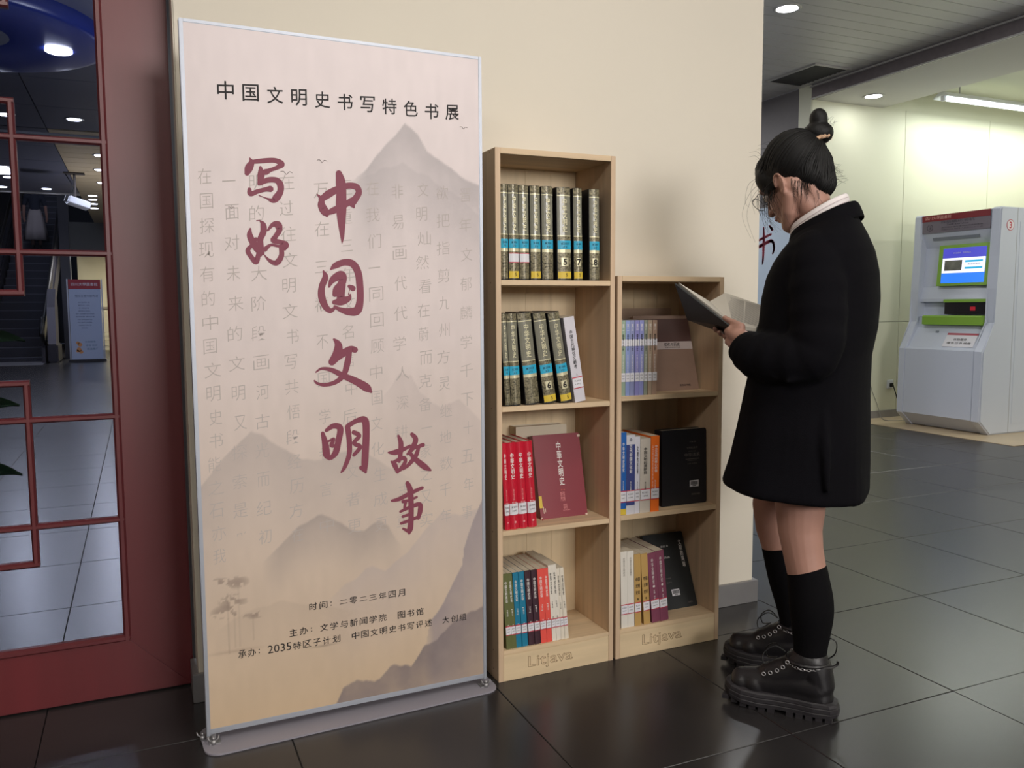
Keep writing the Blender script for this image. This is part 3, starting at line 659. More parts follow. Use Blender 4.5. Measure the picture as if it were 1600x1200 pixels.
def facing(label, xb, w_, h, tilt, lean, y, z, thick, cover, name='book', sp=PAPER, board=.0025, corner=.006):
    """book with its front cover turned to the room: tilt in the shelf's plane, lean backwards"""
    r = empty(name, label, 'book', (xb, y, z)); r.rotation_euler = (-lean, tilt, 0)
    def rounded():
        c = corner; return [(0, 0), (w_ - c, 0), (w_ - c * .3, c * .3), (w_, c), (w_, h - c), (w_ - c * .3, h - c * .3), (w_ - c, h), (0, h)]
    bm = bmesh.new()
    prism(bm, rounded(), 'y', 0, board); prism(bm, rounded(), 'y', thick - board, thick); bx(bm, 0, board, board, thick - board, 0, h)
    cv = obj('cover', bm, cover, r)
    box('page_block', sp, r, board, w_ - .004, board, thick - board, .003, h - .003)
    return r, cv
CREAM = cm('cream', (206, 194, 172), .6)
facing('cream book standing behind the big dark red volume', 1.099, .184, .286, 0, .02, -.085, .469, .05, CREAM)
r, cv = facing('big dark red hardback with white characters, cover facing out, third shelf', 1.140, .168, .268, .0, .235, -.180, .469, .034, cm('dark_red', (124, 20, 38), .4, coat=.2), board=.003)
text('cover_title', '中華文明史', WHITE, cv, (.088, -.0004, .172), XU, ZU, w=.018, h=.140, vertical=True, off=.012)
text('volume_mark', '第一卷', mat('orange_print', (226, 110, 80), .6), cv, (.088, -.0004, .087), XU, ZU, w=.014)
text('author_lettering', [('袁行霈\n严文明', 0, .0, .016, .030), ('张传玺\n楼宇烈', .006, -.032, .014, .016)], mat('pale_red_print', (232, 150, 150), .6), cv, (.085, -.0004, .066), XU, ZU)
text('publisher_lettering', '北京大学出版社', mat('pale_red_print', (232, 150, 150), .6), cv, (.094, -.0004, .022), XU, ZU, w=.026)
pt = box('spine_sticker', YEL, cv, -.0006, .010, -.0008, 0, .036, .074, 0); pt['label'] = 'yellow and white sticker'
bm = bmesh.new(); bx(bm, 0, .006, -.0006, 0, 0, .006); bx(bm, .160, .170, -.0006, 0, .254, .262); bx(bm, .160, .168, -.0006, 0, 0, .005); bx(bm, .012, .014, -.0006, 0, .018, .040); bx(bm, .018, .020, -.0006, 0, .022, .034)
obj('worn_corner', bm, mat('worn_board', (206, 186, 170), .8), cv)
bm = bmesh.new(); tube(bm, catmull([(.004, .01, .01), (.002, -.01, -.002), (-.006, -.022, .002), (.012, -.034, .0015)], 6), .0009, 5); obj('ribbon', bm, LABELR, cv)
# bottom tier
low = [(.989, 1.007, .975, (96, 100, 58), 'olive green paperback at the left end of the bottom row, taller bookcase'), (1.007, 1.022, .992, (98, 102, 60), 'second olive green paperback of the bottom row'),
       (1.022, 1.040, 1.009, (26, 116, 148), 'left one of the two teal blue paperbacks, bottom row'), (1.042, 1.061, 1.028, (28, 120, 152), 'right one of the two teal blue paperbacks, bottom row'),
       (1.064, 1.084, 1.049, (58, 30, 42), 'left one of the two dark maroon paperbacks, bottom row'), (1.086, 1.105, 1.071, (60, 30, 42), 'right one of the two dark maroon paperbacks, bottom row'),
       (1.106, 1.126, 1.092, (226, 84, 74), 'left one of the two coral red paperbacks, bottom row'), (1.127, 1.144, 1.112, (228, 86, 76), 'right one of the two coral red paperbacks, bottom row'),
       (1.145, 1.159, 1.129, (224, 216, 204), 'tall white paperback beside the coral red ones, bottom row'), (1.160, 1.176, 1.141, (220, 212, 200), 'second tall white paperback of the bottom row'),
       (1.177, 1.189, 1.157, (222, 212, 196), 'shorter white paperback, last but one of the bottom row'), (1.190, 1.203, 1.170, (224, 212, 190), 'last pale paperback at the right end of the bottom row')]
for i, (a, b, c, colr, lab) in enumerate(low):
    zt_ = .334 if i < 8 else (.342 if i < 10 else .328)
    r, t, h, bul = book(lab, 'paperbacks of the bottom row', a, b, c, .0965, zt_, .17, cm('low_' + str(i // 2), colr, .45), 'flat', title='中国文明史话' if i < 8 else '世界文化史', tcol=WHITE if i < 8 else INK, th=.28, tz=.24, twf=.42, board=.0006)
    text('volume_mark', [('上册' if i % 2 == 0 else '下册', 0, 0, t * .3, .022), ('编著', 0, -.045, t * .25, .016)], WHITE if i < 8 else INK, r, (t * .5, -.0006, h * .48), XU, ZU)
    call_label(r, t, h, 0, .046, .024, True)
# shorter bookcase, upper tier: pale slim set and the big tan album
pal = [((150, 170, 150), 'greenish slim volume at the left end'), ((140, 156, 206), 'light blue slim volume, second from the left'), ((138, 144, 186), 'blue grey slim volume, third from the left'), ((136, 134, 192), 'violet slim volume, fourth from the left'),
       ((140, 144, 200), 'lavender blue slim volume, fifth from the left'), ((140, 146, 132), 'grey green slim volume, sixth from the left'), ((168, 148, 128), 'beige slim volume, seventh from the left'), ((164, 136, 118), 'tan slim volume at the right end')]
xs_ = [(1.387, 1.404), (1.405, 1.420), (1.421, 1.437), (1.439, 1.455), (1.456, 1.472), (1.473, 1.486), (1.488, 1.503), (1.505, 1.522)]
for i, ((a, b), (colr, lab)) in enumerate(zip(xs_, pal)):
    r, t, h, bul = book(lab + ' of the pale set, shorter bookcase', 'pale slim set in the shorter bookcase', a, b, a, .8575, 1.097, .16, cm('pale_%d' % i, colr, .45, var=.12, vscale=4), 'flat', board=.0006)
    plate('title_band', LABELW, r, t, h * .66, h * .75, 0, off=.0007)
    text('spine_title', '图像与历史', INK, r, (t * .5, -.0011, h * .705), XU, ZU, w=t * .4, h=h * .22, vertical=True, off=.01)
    text('series_lettering', '中国文明探源丛书', WHITE, r, (t * .5, -.0006, h * .42), XU, ZU, w=t * .26, h=h * .26, vertical=True)
    text('series_lettering', '第' + '一二三四五六七八'[i], WHITE, r, (t * .5, -.0006, h * .91), XU, ZU, w=t * .45, h=h * .09, vertical=True)
    call_label(r, t, h, 0, .045, .028, False)
r, cv = facing('light tan album standing upright behind the tan book with a white band', 1.500, .215, .277, 0, .02, -.052, .8575, .02, cm('light_tan', (186, 160, 140), .6))
r, cv = facing('big tan book with a dark top and a white title band, cover facing out', 1.525, .220, .262, .0, .29, -.174, .8575, .022, cm('tan', (160, 132, 118), .5, var=.05), board=.0012)
box('dark_band', cm('brown_band', (98, 70, 68), .55), cv, .001, .219, -.0004, 0, .168, .251)
box('title_band', mat('pale_band', (214, 200, 200), .6), cv, .001, .219, -.0008, 0, .143, .170)
text('cover_title', [('图像与历史', 0, .003, .062, .0125), ('中国文明史研究论集', 0, -.0075, .062, .0035)], INK, cv, (.138, -.0011, .157), XU, ZU, off=.015)
text('publisher_lettering', '商务印书馆', INK, cv, (.165, -.0004, .017), XU, ZU, w=.044)
# middle tier
m2 = [(1.3875, 1.410, (28, 92, 168), 'tall blue paperback at the left end', '中华文明史研究', .741, WHITE), (1.4105, 1.442, (58, 70, 128), 'white paperback with a navy spine panel, second from the left', '古代中国文化史', .731, WHITE),
      (1.4425, 1.461, (214, 212, 222), 'thin white paperback between the navy and grey ones', '文明的历程', .724, INK), (1.462, 1.501, (200, 190, 178), 'thick greyish white book, third from the right', '中国文明起源新探', .716, INK), (1.503, 1.535, (236, 112, 32), 'bright orange book leaning against the black hardback', '中华文明的核心价值', .722, WHITE)]
for i, (a, b, colr, lab, tt_, ztp, tc_) in enumerate(m2):
    cvm = cm('mid_%d' % i, colr if i != 1 else (206, 204, 212), .45)
    r, t, h, bul = book(lab + ', middle tier, shorter bookcase', 'books of the middle tier, shorter bookcase', a, b, a, .4725, ztp, .175 if i != 3 else .16, cvm, 'flat', board=.0008 if i != 1 else .0006)
    if i == 1: plate('navy_panel', cm('navy', (56, 66, 124), .45), r, t, .03, h * .88, 0, x0=t * .0, x1=t, off=.0006)
    if i == 1: text('emblem', '❖', mat('grey_print', (90, 90, 110), .6), r, (t * .5, -.0008, h * .94), XU, ZU, h=.012)
    text('spine_title', tt_, tc_, r, (t * .5 + (.003 if i == 4 else 0), -.0011, h * .70), XU, ZU, w=t * .34, h=h * .36, vertical=True, off=.01)
    text('author_lettering', '张光直著', tc_, r, (t * .5, -.0011, h * .36), XU, ZU, w=t * .16, h=h * .12, vertical=True)
    if i == 4: text('subtitle_lettering', '从文明起源到现代世界的传承', tc_, r, (t * .2, -.0011, h * .58), XU, ZU, w=t * .12, h=h * .6, vertical=True)
    if i == 0: plate('foot_label', YEL, r, t, .001, .020, 0, off=.0008)
    call_label(r, t, h, 0, .044, .032, True)
r, cv = facing('thick black hardback with faint grey lettering and a white barcode label', 1.573, .180, .256, 0, .03, -.212, .4725, .042, cm('black_cloth', (22, 22, 30), .5), board=.003)
GP = mat('dim_grey_print', (120, 112, 106), .6)
text('cover_title', '中华法系', GP, cv, (.122, -.0004, .168), XU, ZU, w=.062, h=.013)
text('subtitle_lettering', [('文明史丛书', 0, .024, .044, .007), ('研究文丛', 0, .012, .030, .004), ('主编 文明史', 0, -.030, .040, .004), ('主编 著', .002, .044, .026, .004)], GP, cv, (.122, -.0004, .168), XU, ZU)
box('rule_line', GP, cv, .096, .150, -.0005, 0, .153, .1545); box('rule_line', GP, cv, .104, .142, -.0005, 0, .148, .149)
def barcode(cv, x, z, w_, h_, ang=0):
    b_ = box('barcode_label', LABELW, cv, x, x + w_, -.0006, 0, z, z + h_)
    bm = bmesh.new(); q = x + w_ * .1
    rb = random.Random(4)
    while q < x + w_ * .9:
        ww = rb.choice([.0005, .0009, .0013]); bx(bm, q, q + ww, -.0009, -.0006, z + h_ * .3, z + h_ * .85); q += ww + rb.choice([.0005, .0008])
    bx(bm, x + w_ * .3, x + w_ * .7, -.0009, -.0006, z + h_ * .1, z + h_ * .2)
    obj('barcode_bars', bm, BLACK, cv)
barcode(cv, .112, .058, .036, .022); text('publisher_lettering', '商务印书馆', GP, cv, (.136, -.0004, .033), XU, ZU, w=.034)
# bottom tier of the shorter bookcase
m3 = [(1.3955, 1.420, 1.390, (222, 216, 206), 'thick white book at the left end', '中国古代文明研究', .3515, GP), (1.4205, 1.445, 1.415, (222, 216, 206), 'second thick white book from the left', '中国古代文明通论', .3505, GP),
      (1.447, 1.472, 1.441, (186, 150, 90), 'left one of the two ochre books', '中国文明史论', .337, INK), (1.482, 1.507, 1.467, (188, 152, 92), 'right one of the two ochre books, leaning', '中国文明史论', .335, INK),
      (1.514, 1.547, 1.491, (126, 66, 88), 'left one of the two plum purple books', '中华文明史论', .333, WHITE), (1.548, 1.579, 1.524, (128, 68, 90), 'right one of the two plum purple books', '中国文明史论', .337, WHITE)]
for i, (a, b, c, colr, lab, tt_, ztp, tc_) in enumerate(m3):
    r, t, h, bul = book(lab + ', bottom tier, shorter bookcase', 'books of the bottom tier, shorter bookcase', a, b, c, .0965, ztp, .175, cm('bot_%d' % (i // 2), colr, .45), 'flat', board=.0008)
    if i in (2, 3):
        text('spine_title', [('中国', 0, .022, t * .62, .013), ('文明', 0, 0, t * .62, .013), ('史论', 0, -.022, t * .62, .013), ('卷', 0, -.045, t * .3, .008)], tc_, r, (t * .5, -.0011, h * .56), XU, ZU, off=.01)
    else:
        text('spine_title', tt_, tc_, r, (t * .5, -.0011, h * (.80 if i < 2 else .74)), XU, ZU, w=t * .26, h=h * (.24 if i < 2 else .36), vertical=True)
        if i > 3: text('volume_mark', '●', tc_, r, (t * .5, -.0011, h * .52), XU, ZU, w=t * .24); text('author_lettering', '主编 李学', tc_, r, (t * .5, -.0011, h * .40), XU, ZU, w=t * .16, h=h * .14, vertical=True)
    call_label(r, t, h, 0, .048, .028, True)
r, cv = facing('black paperback leaning with a white vertical title and barcode, bottom tier', 1.586, .166, .262, .0, .40, -.174, .0965, .018, cm('black_card', (28, 32, 34), .45), board=.0008)
text('cover_title', '文明的两端', WHITE, cv, (.146, -.0004, .185), XU, ZU, w=.0125, h=.095, vertical=True, off=.01)
text('subtitle_lettering', [('Zwischen', -.004, -.002, .050, .009), ('著', .020, .036, .008, .007), ('历史', .002, .036, .018, .007)], WHITE, cv, (.072, -.0004, .180), XU, ZU)
text('author_lettering', [('何兆武', 0, 0, .020, .004), ('译丛书', 0, -.014, .020, .004)], GP, cv, (.070, -.0004, .105), XU, ZU)
text('publisher_lettering', '出版社', GP, cv, (.140, -.0004, .016), XU, ZU, w=.018)
barcode(cv, .072, .044, .032, .022)

# ---------------------------------------------------------------- self-service kiosk
ki = empty('self_service_kiosk', 'white and green self-service library kiosk numbered 3, standing against the far wall', 'kiosk', (6.74, 2.448, .004))
yA, yB = 0, .885
def kp(name, pts, a, b, m=KIOSK, bev=.0, smooth=False):
    bm = bmesh.new(); prism(bm, [(x - 6.74, z - .004) for x, z in pts], 'y', a, b)
    if bev: bmesh.ops.bevel(bm, geom=[e for e in bm.edges if abs(e.verts[0].co.y - e.verts[1].co.y) < 1e-6], offset=bev, segments=3, affect='EDGES', clamp_overlap=True)
    return obj(name, bm, m, ki, smooth)
prof = [(7.75, .004), (6.76, .004), (6.625, .125), (6.632, .735), (6.775, .985), (6.770, 1.28), (6.785, 1.56), (6.785, 1.965), (6.80, 1.98), (7.75, 1.98)]
kp('side_cheek', prof, 0, .095, bev=.012); kp('side_cheek', prof, .80, .885, bev=.012)
kp('lower_cabinet', [(7.7, .01), (6.765, .01), (6.63, .13), (6.637, .735), (6.66, .75), (7.7, .75)], .09, .805)
kp('upper_shell', [(7.7, .74), (6.66, .745), (6.78, .93), (6.80, 1.03), (6.86, 1.03), (6.86, 1.17), (6.80, 1.17), (6.80, 1.20), (6.83, 1.31), (6.86, 1.67), (6.80, 1.80), (6.795, 1.97), (7.7, 1.97)], .09, .805)
# header, screen, slot, ledge: on the sloped front
hd = kp('header_panel', [(6.798, 1.805), (6.788, 1.805), (6.784, 1.968), (6.796, 1.968)], .10, .795, mat('header_grey', (116, 108, 118), .45))
kp('header_stripe', [(6.786, 1.912), (6.7825, 1.912), (6.7805, 1.969), (6.784, 1.969)], .10, .795, mat('header_red', (128, 30, 40), .45))
NY = (0, -1, 0)
def kt(s, m, y, z, x, **k):
    return text('kiosk_lettering', s, m, ki, (x - 6.74, y, z - .004), NY, ZU, **k)
kt('四川大學圖書館', mat('stripe_print', (226, 170, 160), .6), .62, 1.943, 6.7795, w=.27, h=.030)
kt([('自助借还书机', 0, .012, .34, .022), ('Self-service', 0, -.012, .22, .016)], mat('header_print', (70, 62, 74), .6), .42, 1.885, 6.784)
kt([('③', 0, 0, .062, .062)], mat('header_print', (70, 62, 74), .6), .71, 1.855, 6.785)
kt([('请按提示操作借书还书续借查询', 0, .010, .42, .012), ('开放时间 每日八点至二十二点', 0, -.010, .42, .012)], mat('header_print', (70, 62, 74), .6), .38, 1.838, 6.785)
# speaker slot under the header
kp('speaker_slot', [(6.824, 1.735), (6.832, 1.739), (6.820, 1.765), (6.812, 1.761)], .22, .70, mat('slot_grey', (136, 142, 152), .5))
# screen
sl = Vector((6.86 - 6.83, 0, 1.67 - 1.31)).normalized()
def onscreen(x_off, z): return (6.83 + (z - 1.31) * (.03 / .36)) - x_off
def slab(name, m, y0, y1, z0, z1, o0, o1):
    return kp(name, [(onscreen(o0, z0), z0), (onscreen(o1, z0), z0), (onscreen(o1, z1), z1), (onscreen(o0, z1), z1)], y0, y1, m)
slab('screen_bezel', KGREEN, .10, .62, 1.315, 1.685, -.01, .045)
scn = slab('screen', mat('screen_blue', (40, 112, 226), .2, emit=.75), .14, .575, 1.340, 1.655, .0, .0465)
slab('screen_header', mat('screen_navy', (62, 62, 168), .2, emit=.75), .1405, .5745, 1.56, 1.6545, .04, .0475)
slab('screen_panel', mat('screen_white', (226, 226, 240), .2, emit=.75), .142, .573, 1.43, 1.565, .04, .0480)
slab('screen_picture', mat('screen_photo', (92, 92, 82), .3, var=.6, vscale=14, emit=.25), .37, .55, 1.452, 1.545, .04, .0485)
slab('screen_buttons', mat('screen_teal', (40, 150, 190), .2, emit=.75), .165, .34, 1.522, 1.540, .04, .0488)
slab('screen_buttons', mat('screen_teal', (40, 150, 190), .2, emit=.75), .165, .34, 1.462, 1.480, .04, .0488)
kt([('欢迎使用', -.05, 0, .08, .014), ('自助借还', .05, 0, .08, .014)], LABELW, .38, 1.61, onscreen(.0485, 1.61))
kt([('请选择服务', 0, .018, .13, .016), ('点击屏幕', 0, -.042, .13, .014)], mat('grey_print', (90, 90, 110), .6), .25, 1.487, onscreen(.0492, 1.49))
# book slot
kp('slot_recess', [(6.802, 1.055), (6.856, 1.055), (6.856, 1.165), (6.802, 1.165)], .10, .535, mat('slot_dark', (30, 24, 30), .3))
kp('slot_trim', [(6.790, 1.165), (6.86, 1.165), (6.86, 1.192), (6.792, 1.192)], .10, .54, KGREEN)
kp('slot_lamp', [(6.800, 1.09), (6.8035, 1.09), (6.8035, 1.125), (6.800, 1.125)], .22, .27, mat('red_glow', (150, 20, 36), .4, emit=.4))
kp('return_ledge', [(6.735, .962), (6.80, .955), (6.80, 1.045), (6.745, 1.045), (6.735, 1.035)], .10, .72, KGREEN, .004)
kp('card_slot', [(6.7335, .842), (6.738, .842), (6.738, .853), (6.7335, .853)], .50, .63, BLACK)
sg_ = kp('notice_card', [(6.672, .765), (6.668, .767), (6.748, .888), (6.752, .886)], .13, .44, LABELW)
kp('notice_heading', [(6.7355, .862), (6.7325, .864), (6.7465, .8875), (6.7495, .8855)], .13, .44, mat('notice_red', (170, 70, 84), .5))
s2 = Vector((.08, 0, .121)).normalized()
text('notice_lettering', [('自助服务', 0, .016, .13, .026), ('借书 还书 续借', 0, -.022, .24, .022)], INK, ki, (6.7035 - 6.74 - .003, .285, .815), NY, tuple(s2))
kp('lock', [(6.7455, .89), (6.7495, .89), (6.7575, .905), (6.7535, .905)], .545, .575, mat('slot_grey', (136, 142, 152), .5))
# number disc and door seam on the near side
bm = bmesh.new(); n = 32
def disc(r, y): return [(6.905 - 6.74 + r * math.cos(2 * PI * k / n), 1.82 + r * math.sin(2 * PI * k / n)) for k in range(n)]
prism(bm, disc(.047, 0), 'y', -.0022, -.0004); obj('number_ring', bm, LABELR, ki)
bm = bmesh.new(); prism(bm, disc(.042, 0), 'y', -.0030, -.002); nd = obj('number_disc', bm, LABELW, ki)
text('number_lettering', '3', LABELR, nd, (6.905 - 6.74, -.0033, 1.82), XU, ZU, h=.058, off=.02)
kp('side_door', [(7.03, .09), (7.6, .09), (7.6, 1.86), (7.03, 1.86)], -.003, .001, KIOSK, .0015)
kp('side_seam', [(6.994, .01), (6.998, .01), (6.998, 1.975), (6.994, 1.975)], -.001, .001, mat('seam_grey', (150, 150, 154), .6))

# socket with plug and cord behind the kiosk
t = empty('wall_socket', 'white wall socket with a black plug left of the kiosk', 'socket', (6.985, 3.737, .34))
box('face_plate', WHITEP, t, -.043, .043, -.008, 0, -.043, .043, .003)
bm = bmesh.new(); bx(bm, -.012, .026, -.03, -.008, -.028, .012, .004); obj('plug', bm, BLACK, t)
o = obj('power_cord', tube(bmesh.new(), catmull([(6.995, 3.70, .33), (7.01, 3.68, .25), (7.05, 3.66, .12), (7.12, 3.62, .02), (7.25, 3.58, .010), (7.3, 3.45, .010)], 8), .005, 8), BLACK, None, True)
tag(o, 'black power cord hanging from the socket down behind the kiosk', 'cord')
o = obj('power_cord', tube(bmesh.new(), catmull([(6.70, 3.728, .42), (6.72, 3.72, .30), (6.79, 3.71, .15), (6.80, 3.66, .02), (6.72, 3.50, .010), (6.95, 3.42, .010)], 8), .003, 6), mat('grey_cable', (120, 120, 116), .5), None, True)
tag(o, 'thin grey cable dropping to the floor behind the coat hem', 'cord')
# poster on the flank wall with one red brush character showing
t = empty('wall_poster', 'pale blue wall poster with a red brush character, partly behind the woman', 'poster', (5.858, 3.95, 0))
ps = box('sheet', mat('pale_blue_poster', (172, 186, 202), .5, var=.06, vscale=2), t, -.012, 0, 0, 1.6, .25, 2.13)
bm = bmesh.new()
for si, st in enumerate([[(.40, 1.93, .012), (.395, 1.80, .02), (.40, 1.62, .016), (.41, 1.56, .006)], [(.50, 1.80, .008), (.40, 1.83, .016), (.28, 1.86, .012)], [(.55, 1.72, .012), (.43, 1.755, .02), (.28, 1.79, .018), (.24, 1.72, .016), (.26, 1.66, .01)], [(.31, 1.94, .012), (.27, 1.90, .016)]]):
    L = []
    for q in catmull(st, 8):
        L.append(q)
    for a, b in zip(L, L[1:]):
        for q in (a,):
            bm.faces.new([bm.verts.new((-.0125 - .0002 * si, q[0] + q[2] * math.cos(2 * PI * e / 10), q[1] + q[2] * math.sin(2 * PI * e / 10))) for e in range(10)])
obj('brush_character', bm, mat('poster_red', (134, 24, 52), .6), ps, recalc=False)
bm = bmesh.new(); tube(bm, catmull([(-.0135, .52, 1.50), (-.0135, .60, 1.44), (-.0135, .70, 1.36)], 6), [.010 - .0004 * k for k in range(13)], 6, flat=.1); obj('ink_stroke', bm, INK, ps)

# ---------------------------------------------------------------- the hall behind the glass
# escalator
es = empty('escalator', 'dark escalator rising behind the glass door', 'escalator', (-3.06, 18.55, 0))
ESM = mat('escalator_step', (58, 58, 68), .4, .5, var=.1); ESR = mat('step_riser', (34, 34, 42), .5, .4)
stm = bpy.data.meshes.new('step'); bm = bmesh.new(); prism(bm, [(0, -.2), (0, -.006), (.006, 0), (.41, 0), (.41, -.05), (.05, -.2)], 'x', 0, 1.06); bmesh.ops.recalc_face_normals(bm, faces=bm.faces); bm.to_mesh(stm); bm.free(); stm.materials.append(ESM)
edm = bpy.data.meshes.new('step_nosing'); bm = bmesh.new(); bx(bm, 0, 1.06, -.004, .02, -.01, .004); bm.to_mesh(edm); bm.free(); edm.materials.append(mat('nosing', (104, 106, 118), .4, .6))
for k in range(27):
    o = bpy.data.objects.new('step', stm); C.objects.link(o); o.parent = es; o.location = (.04, .1 + .385 * k, .205 * (k + 1) - .1)
    e = bpy.data.objects.new('step_nosing', edm); C.objects.link(e); e.parent = o
box('landing_plate', METAL, es, -.05, 1.19, -1.1, .12, .001, .012)
sl_ = .205 / .385
def inc(y, z): return z + sl_ * y
for sx in (-.06, 1.13):
    bm = bmesh.new(); prism(bm, [(-.5, .001), (.1, .001), (10.6, inc(10.5, -.3)), (10.6, inc(10.5, .42)), (.1, .42), (-.5, .32)], 'x', sx, sx + .07); obj('skirt', bm, mat('skirt_grey', (70, 68, 76), .35, .6), es)
    bm = bmesh.new(); prism(bm, [(-.35, .32), (.1, .42), (10.6, inc(10.5, .42)), (10.6, inc(10.5, .98)), (.1, .98), (-.35, .92)], 'x', sx + .028, sx + .042); obj('balustrade', bm, mat('balustrade', (62, 62, 74), .2), es)
    bm = bmesh.new(); tube(bm, catmull([(sx + .035, .0, .40), (sx + .035, -.42, .50), (sx + .035, -.58, .75), (sx + .035, -.40, .97), (sx + .035, .12, 1.03), (sx + .035, 10.6, inc(10.5, 1.02))], 8), .04, 8); obj('handrail', bm, BLACK, es, True)
bm = bmesh.new(); bx(bm, 1.24, 1.44, -.45, .6, .001, .40, .03); obj('newel_box', bm, mat('skirt_grey', (70, 68, 76), .35, .6), es)
bm = bmesh.new(); prism(bm, [(-.3, .4), (.4, .4), (.55, 1.2), (.2, 1.6), (-.2, 1.2)], 'x', 1.24, 1.40); obj('outer_cladding', bm, mat('cladding', (112, 108, 116), .4, .3), es)

# roll-up notice boards in the hall
def rollup(label, x0, x1, y, zt):
    t = empty('notice_stand', label, 'sign', (x0, y, .0), 0, 'notice stands before the reading room'); W_ = x1 - x0
    bm = bmesh.new(); bx(bm, -.06, W_ + .06, -.12, .10, .001, .06, .01); obj('base', bm, mat('stand_base', (40, 40, 46), .4), t)
    for x in (-.035, W_ + .01): box('side_post', ALU, t, x, x + .025, -.02, .02, .06, zt + .01, .003)
    sh = box('sheet', mat('notice_blue', (172, 184, 208), .5), t, 0, W_, -.012, -.002, .06, zt)
    box('red_header', mat('notice_header', (154, 34, 46), .5), sh, 0, W_, -.014, -.011, zt - .21, zt)
    GPN = mat('notice_ink', (84, 90, 110), .6)
    text('header_lettering', '四川大學圖書館', LABELW, sh, (W_ * .5, -.015, zt - .105), XU, ZU, w=W_ * .82)
    text('heading_lettering', '馆际互借文献传递', GPN, sh, (W_ * .55, -.013, zt - .36), XU, ZU, w=W_ * .72)
    rows = ['地点 图书馆一层', '服务时间 八点半', '周一至周五开放', '联系电话 咨询台', '说明 请读者遵守图书馆规定', '    保持安静 请勿饮食', '注意 请带好随身物品', '内容 借阅与咨询服务', '书目查询 文献下载', '欢迎光临']
    it = [(s_, (-.5 + .42) * W_ + len(s_) * .003, -i * .062, W_ * .045 * len(s_), .030) for i, s_ in enumerate(rows)]
    text('body_lettering', it, GPN, sh, (W_ * .5, -.013, zt - .50), XU, ZU)
    return t, sh, W_
t, sh, W_ = rollup('white-framed notice stand with a red header beside the escalator', -1.37, -.74, 18.2, 1.80)
text('footer_lettering', [('文献服务', 0, .14, .22, .04), ('咨询 培训', .02, .06, .22, .04), ('阅读推广', .04, -.02, .22, .05)], mat('teal_print', (70, 110, 130), .6), sh, (W_ * .6, -.013, .30), XU, ZU)
bm = bmesh.new()
for cx, cz, r_ in [(.13, .42, .035), (.17, .38, .045), (.15, .27, .05), (.19, .22, .04), (.12, .24, .03)]:
    bm.faces.new([bm.verts.new((cx + r_ * math.cos(k * PI / 6), -.0135, cz + r_ * math.sin(k * PI / 6))) for k in range(12)])
obj('footer_ornament', bm, mat('orange_ornament', (214, 150, 96), .6), sh, recalc=False)
rollup('second notice stand, mostly hidden behind the red door stile', -.545, .12, 17.5, 2.07)
# lit counter shelves seen between the stands
t = empty('book_rack', 'low dark rack with pale tiers in the lit room between the notice stands', 'rack', (-.95, 22.6, 0))
for i in range(4): box('tier', mat('tier_cream', (196, 184, 150), .6), t, -.1, .9, .12 * i, .12 * i + .4, .12 + .13 * i, .16 + .13 * i)
for x in (-.1, .86): box('end_panel', mat('rack_dark', (44, 38, 36), .5), t, x, x + .04, 0, .6, .001, 1.05)
# tube lamp in front of the lit room
t = empty('tube_lamp', 'bright tube lamp above the entrance of the lit room', 'light fixture', (-1.35, 20.8, 2.50))
box('housing', WHITEP, t, 0, 1.0, -.04, .04, .0, .05); bm = bmesh.new(); tube(bm, [(.02, 0, -.02), (.98, 0, -.02)], .018, 8); obj('tube', bm, TUBE, t)
bm = bmesh.new(); tube(bm, [(.2, 0, .05), (.2, 0, .4)], .006, 5); tube(bm, [(.8, 0, .05), (.8, 0, .4)], .006, 5); obj('hanger', bm, METAL, t)
# projector on a bracket
t = empty('ceiling_projector', 'white projector hanging on a bracket from the cream ceiling', 'projector', (-.80, 12.0, 2.76))
bm = bmesh.new(); bx(bm, -.12, .19, -.14, .14, -.05, .06, .015); o = obj('body', bm, WHITEP, t); o.rotation_euler = (0, .30, .2)
bm = bmesh.new(); bx(bm, -.155, -.09, -.06, .06, -.03, .07, .01); o = obj('lens_housing', bm, BLACK, t); o.rotation_euler = (0, .30, .2)
obj('bracket', tube(bmesh.new(), [(0, 0, .05), (.0, 0, .43)], .018, 8), mat('bracket_dark', (70, 62, 56), .5), t)
box('ceiling_plate', mat('bracket_dark', (70, 62, 56), .5), t, -.14, .14, -.10, .10, .425, .438)
obj('cable', tube(bmesh.new(), catmull([(-.12, 0, .02), (-.06, .0, .14), (-.03, .01, .24), (-.12, .02, .42)], 6), .008, 6), BLACK, t)
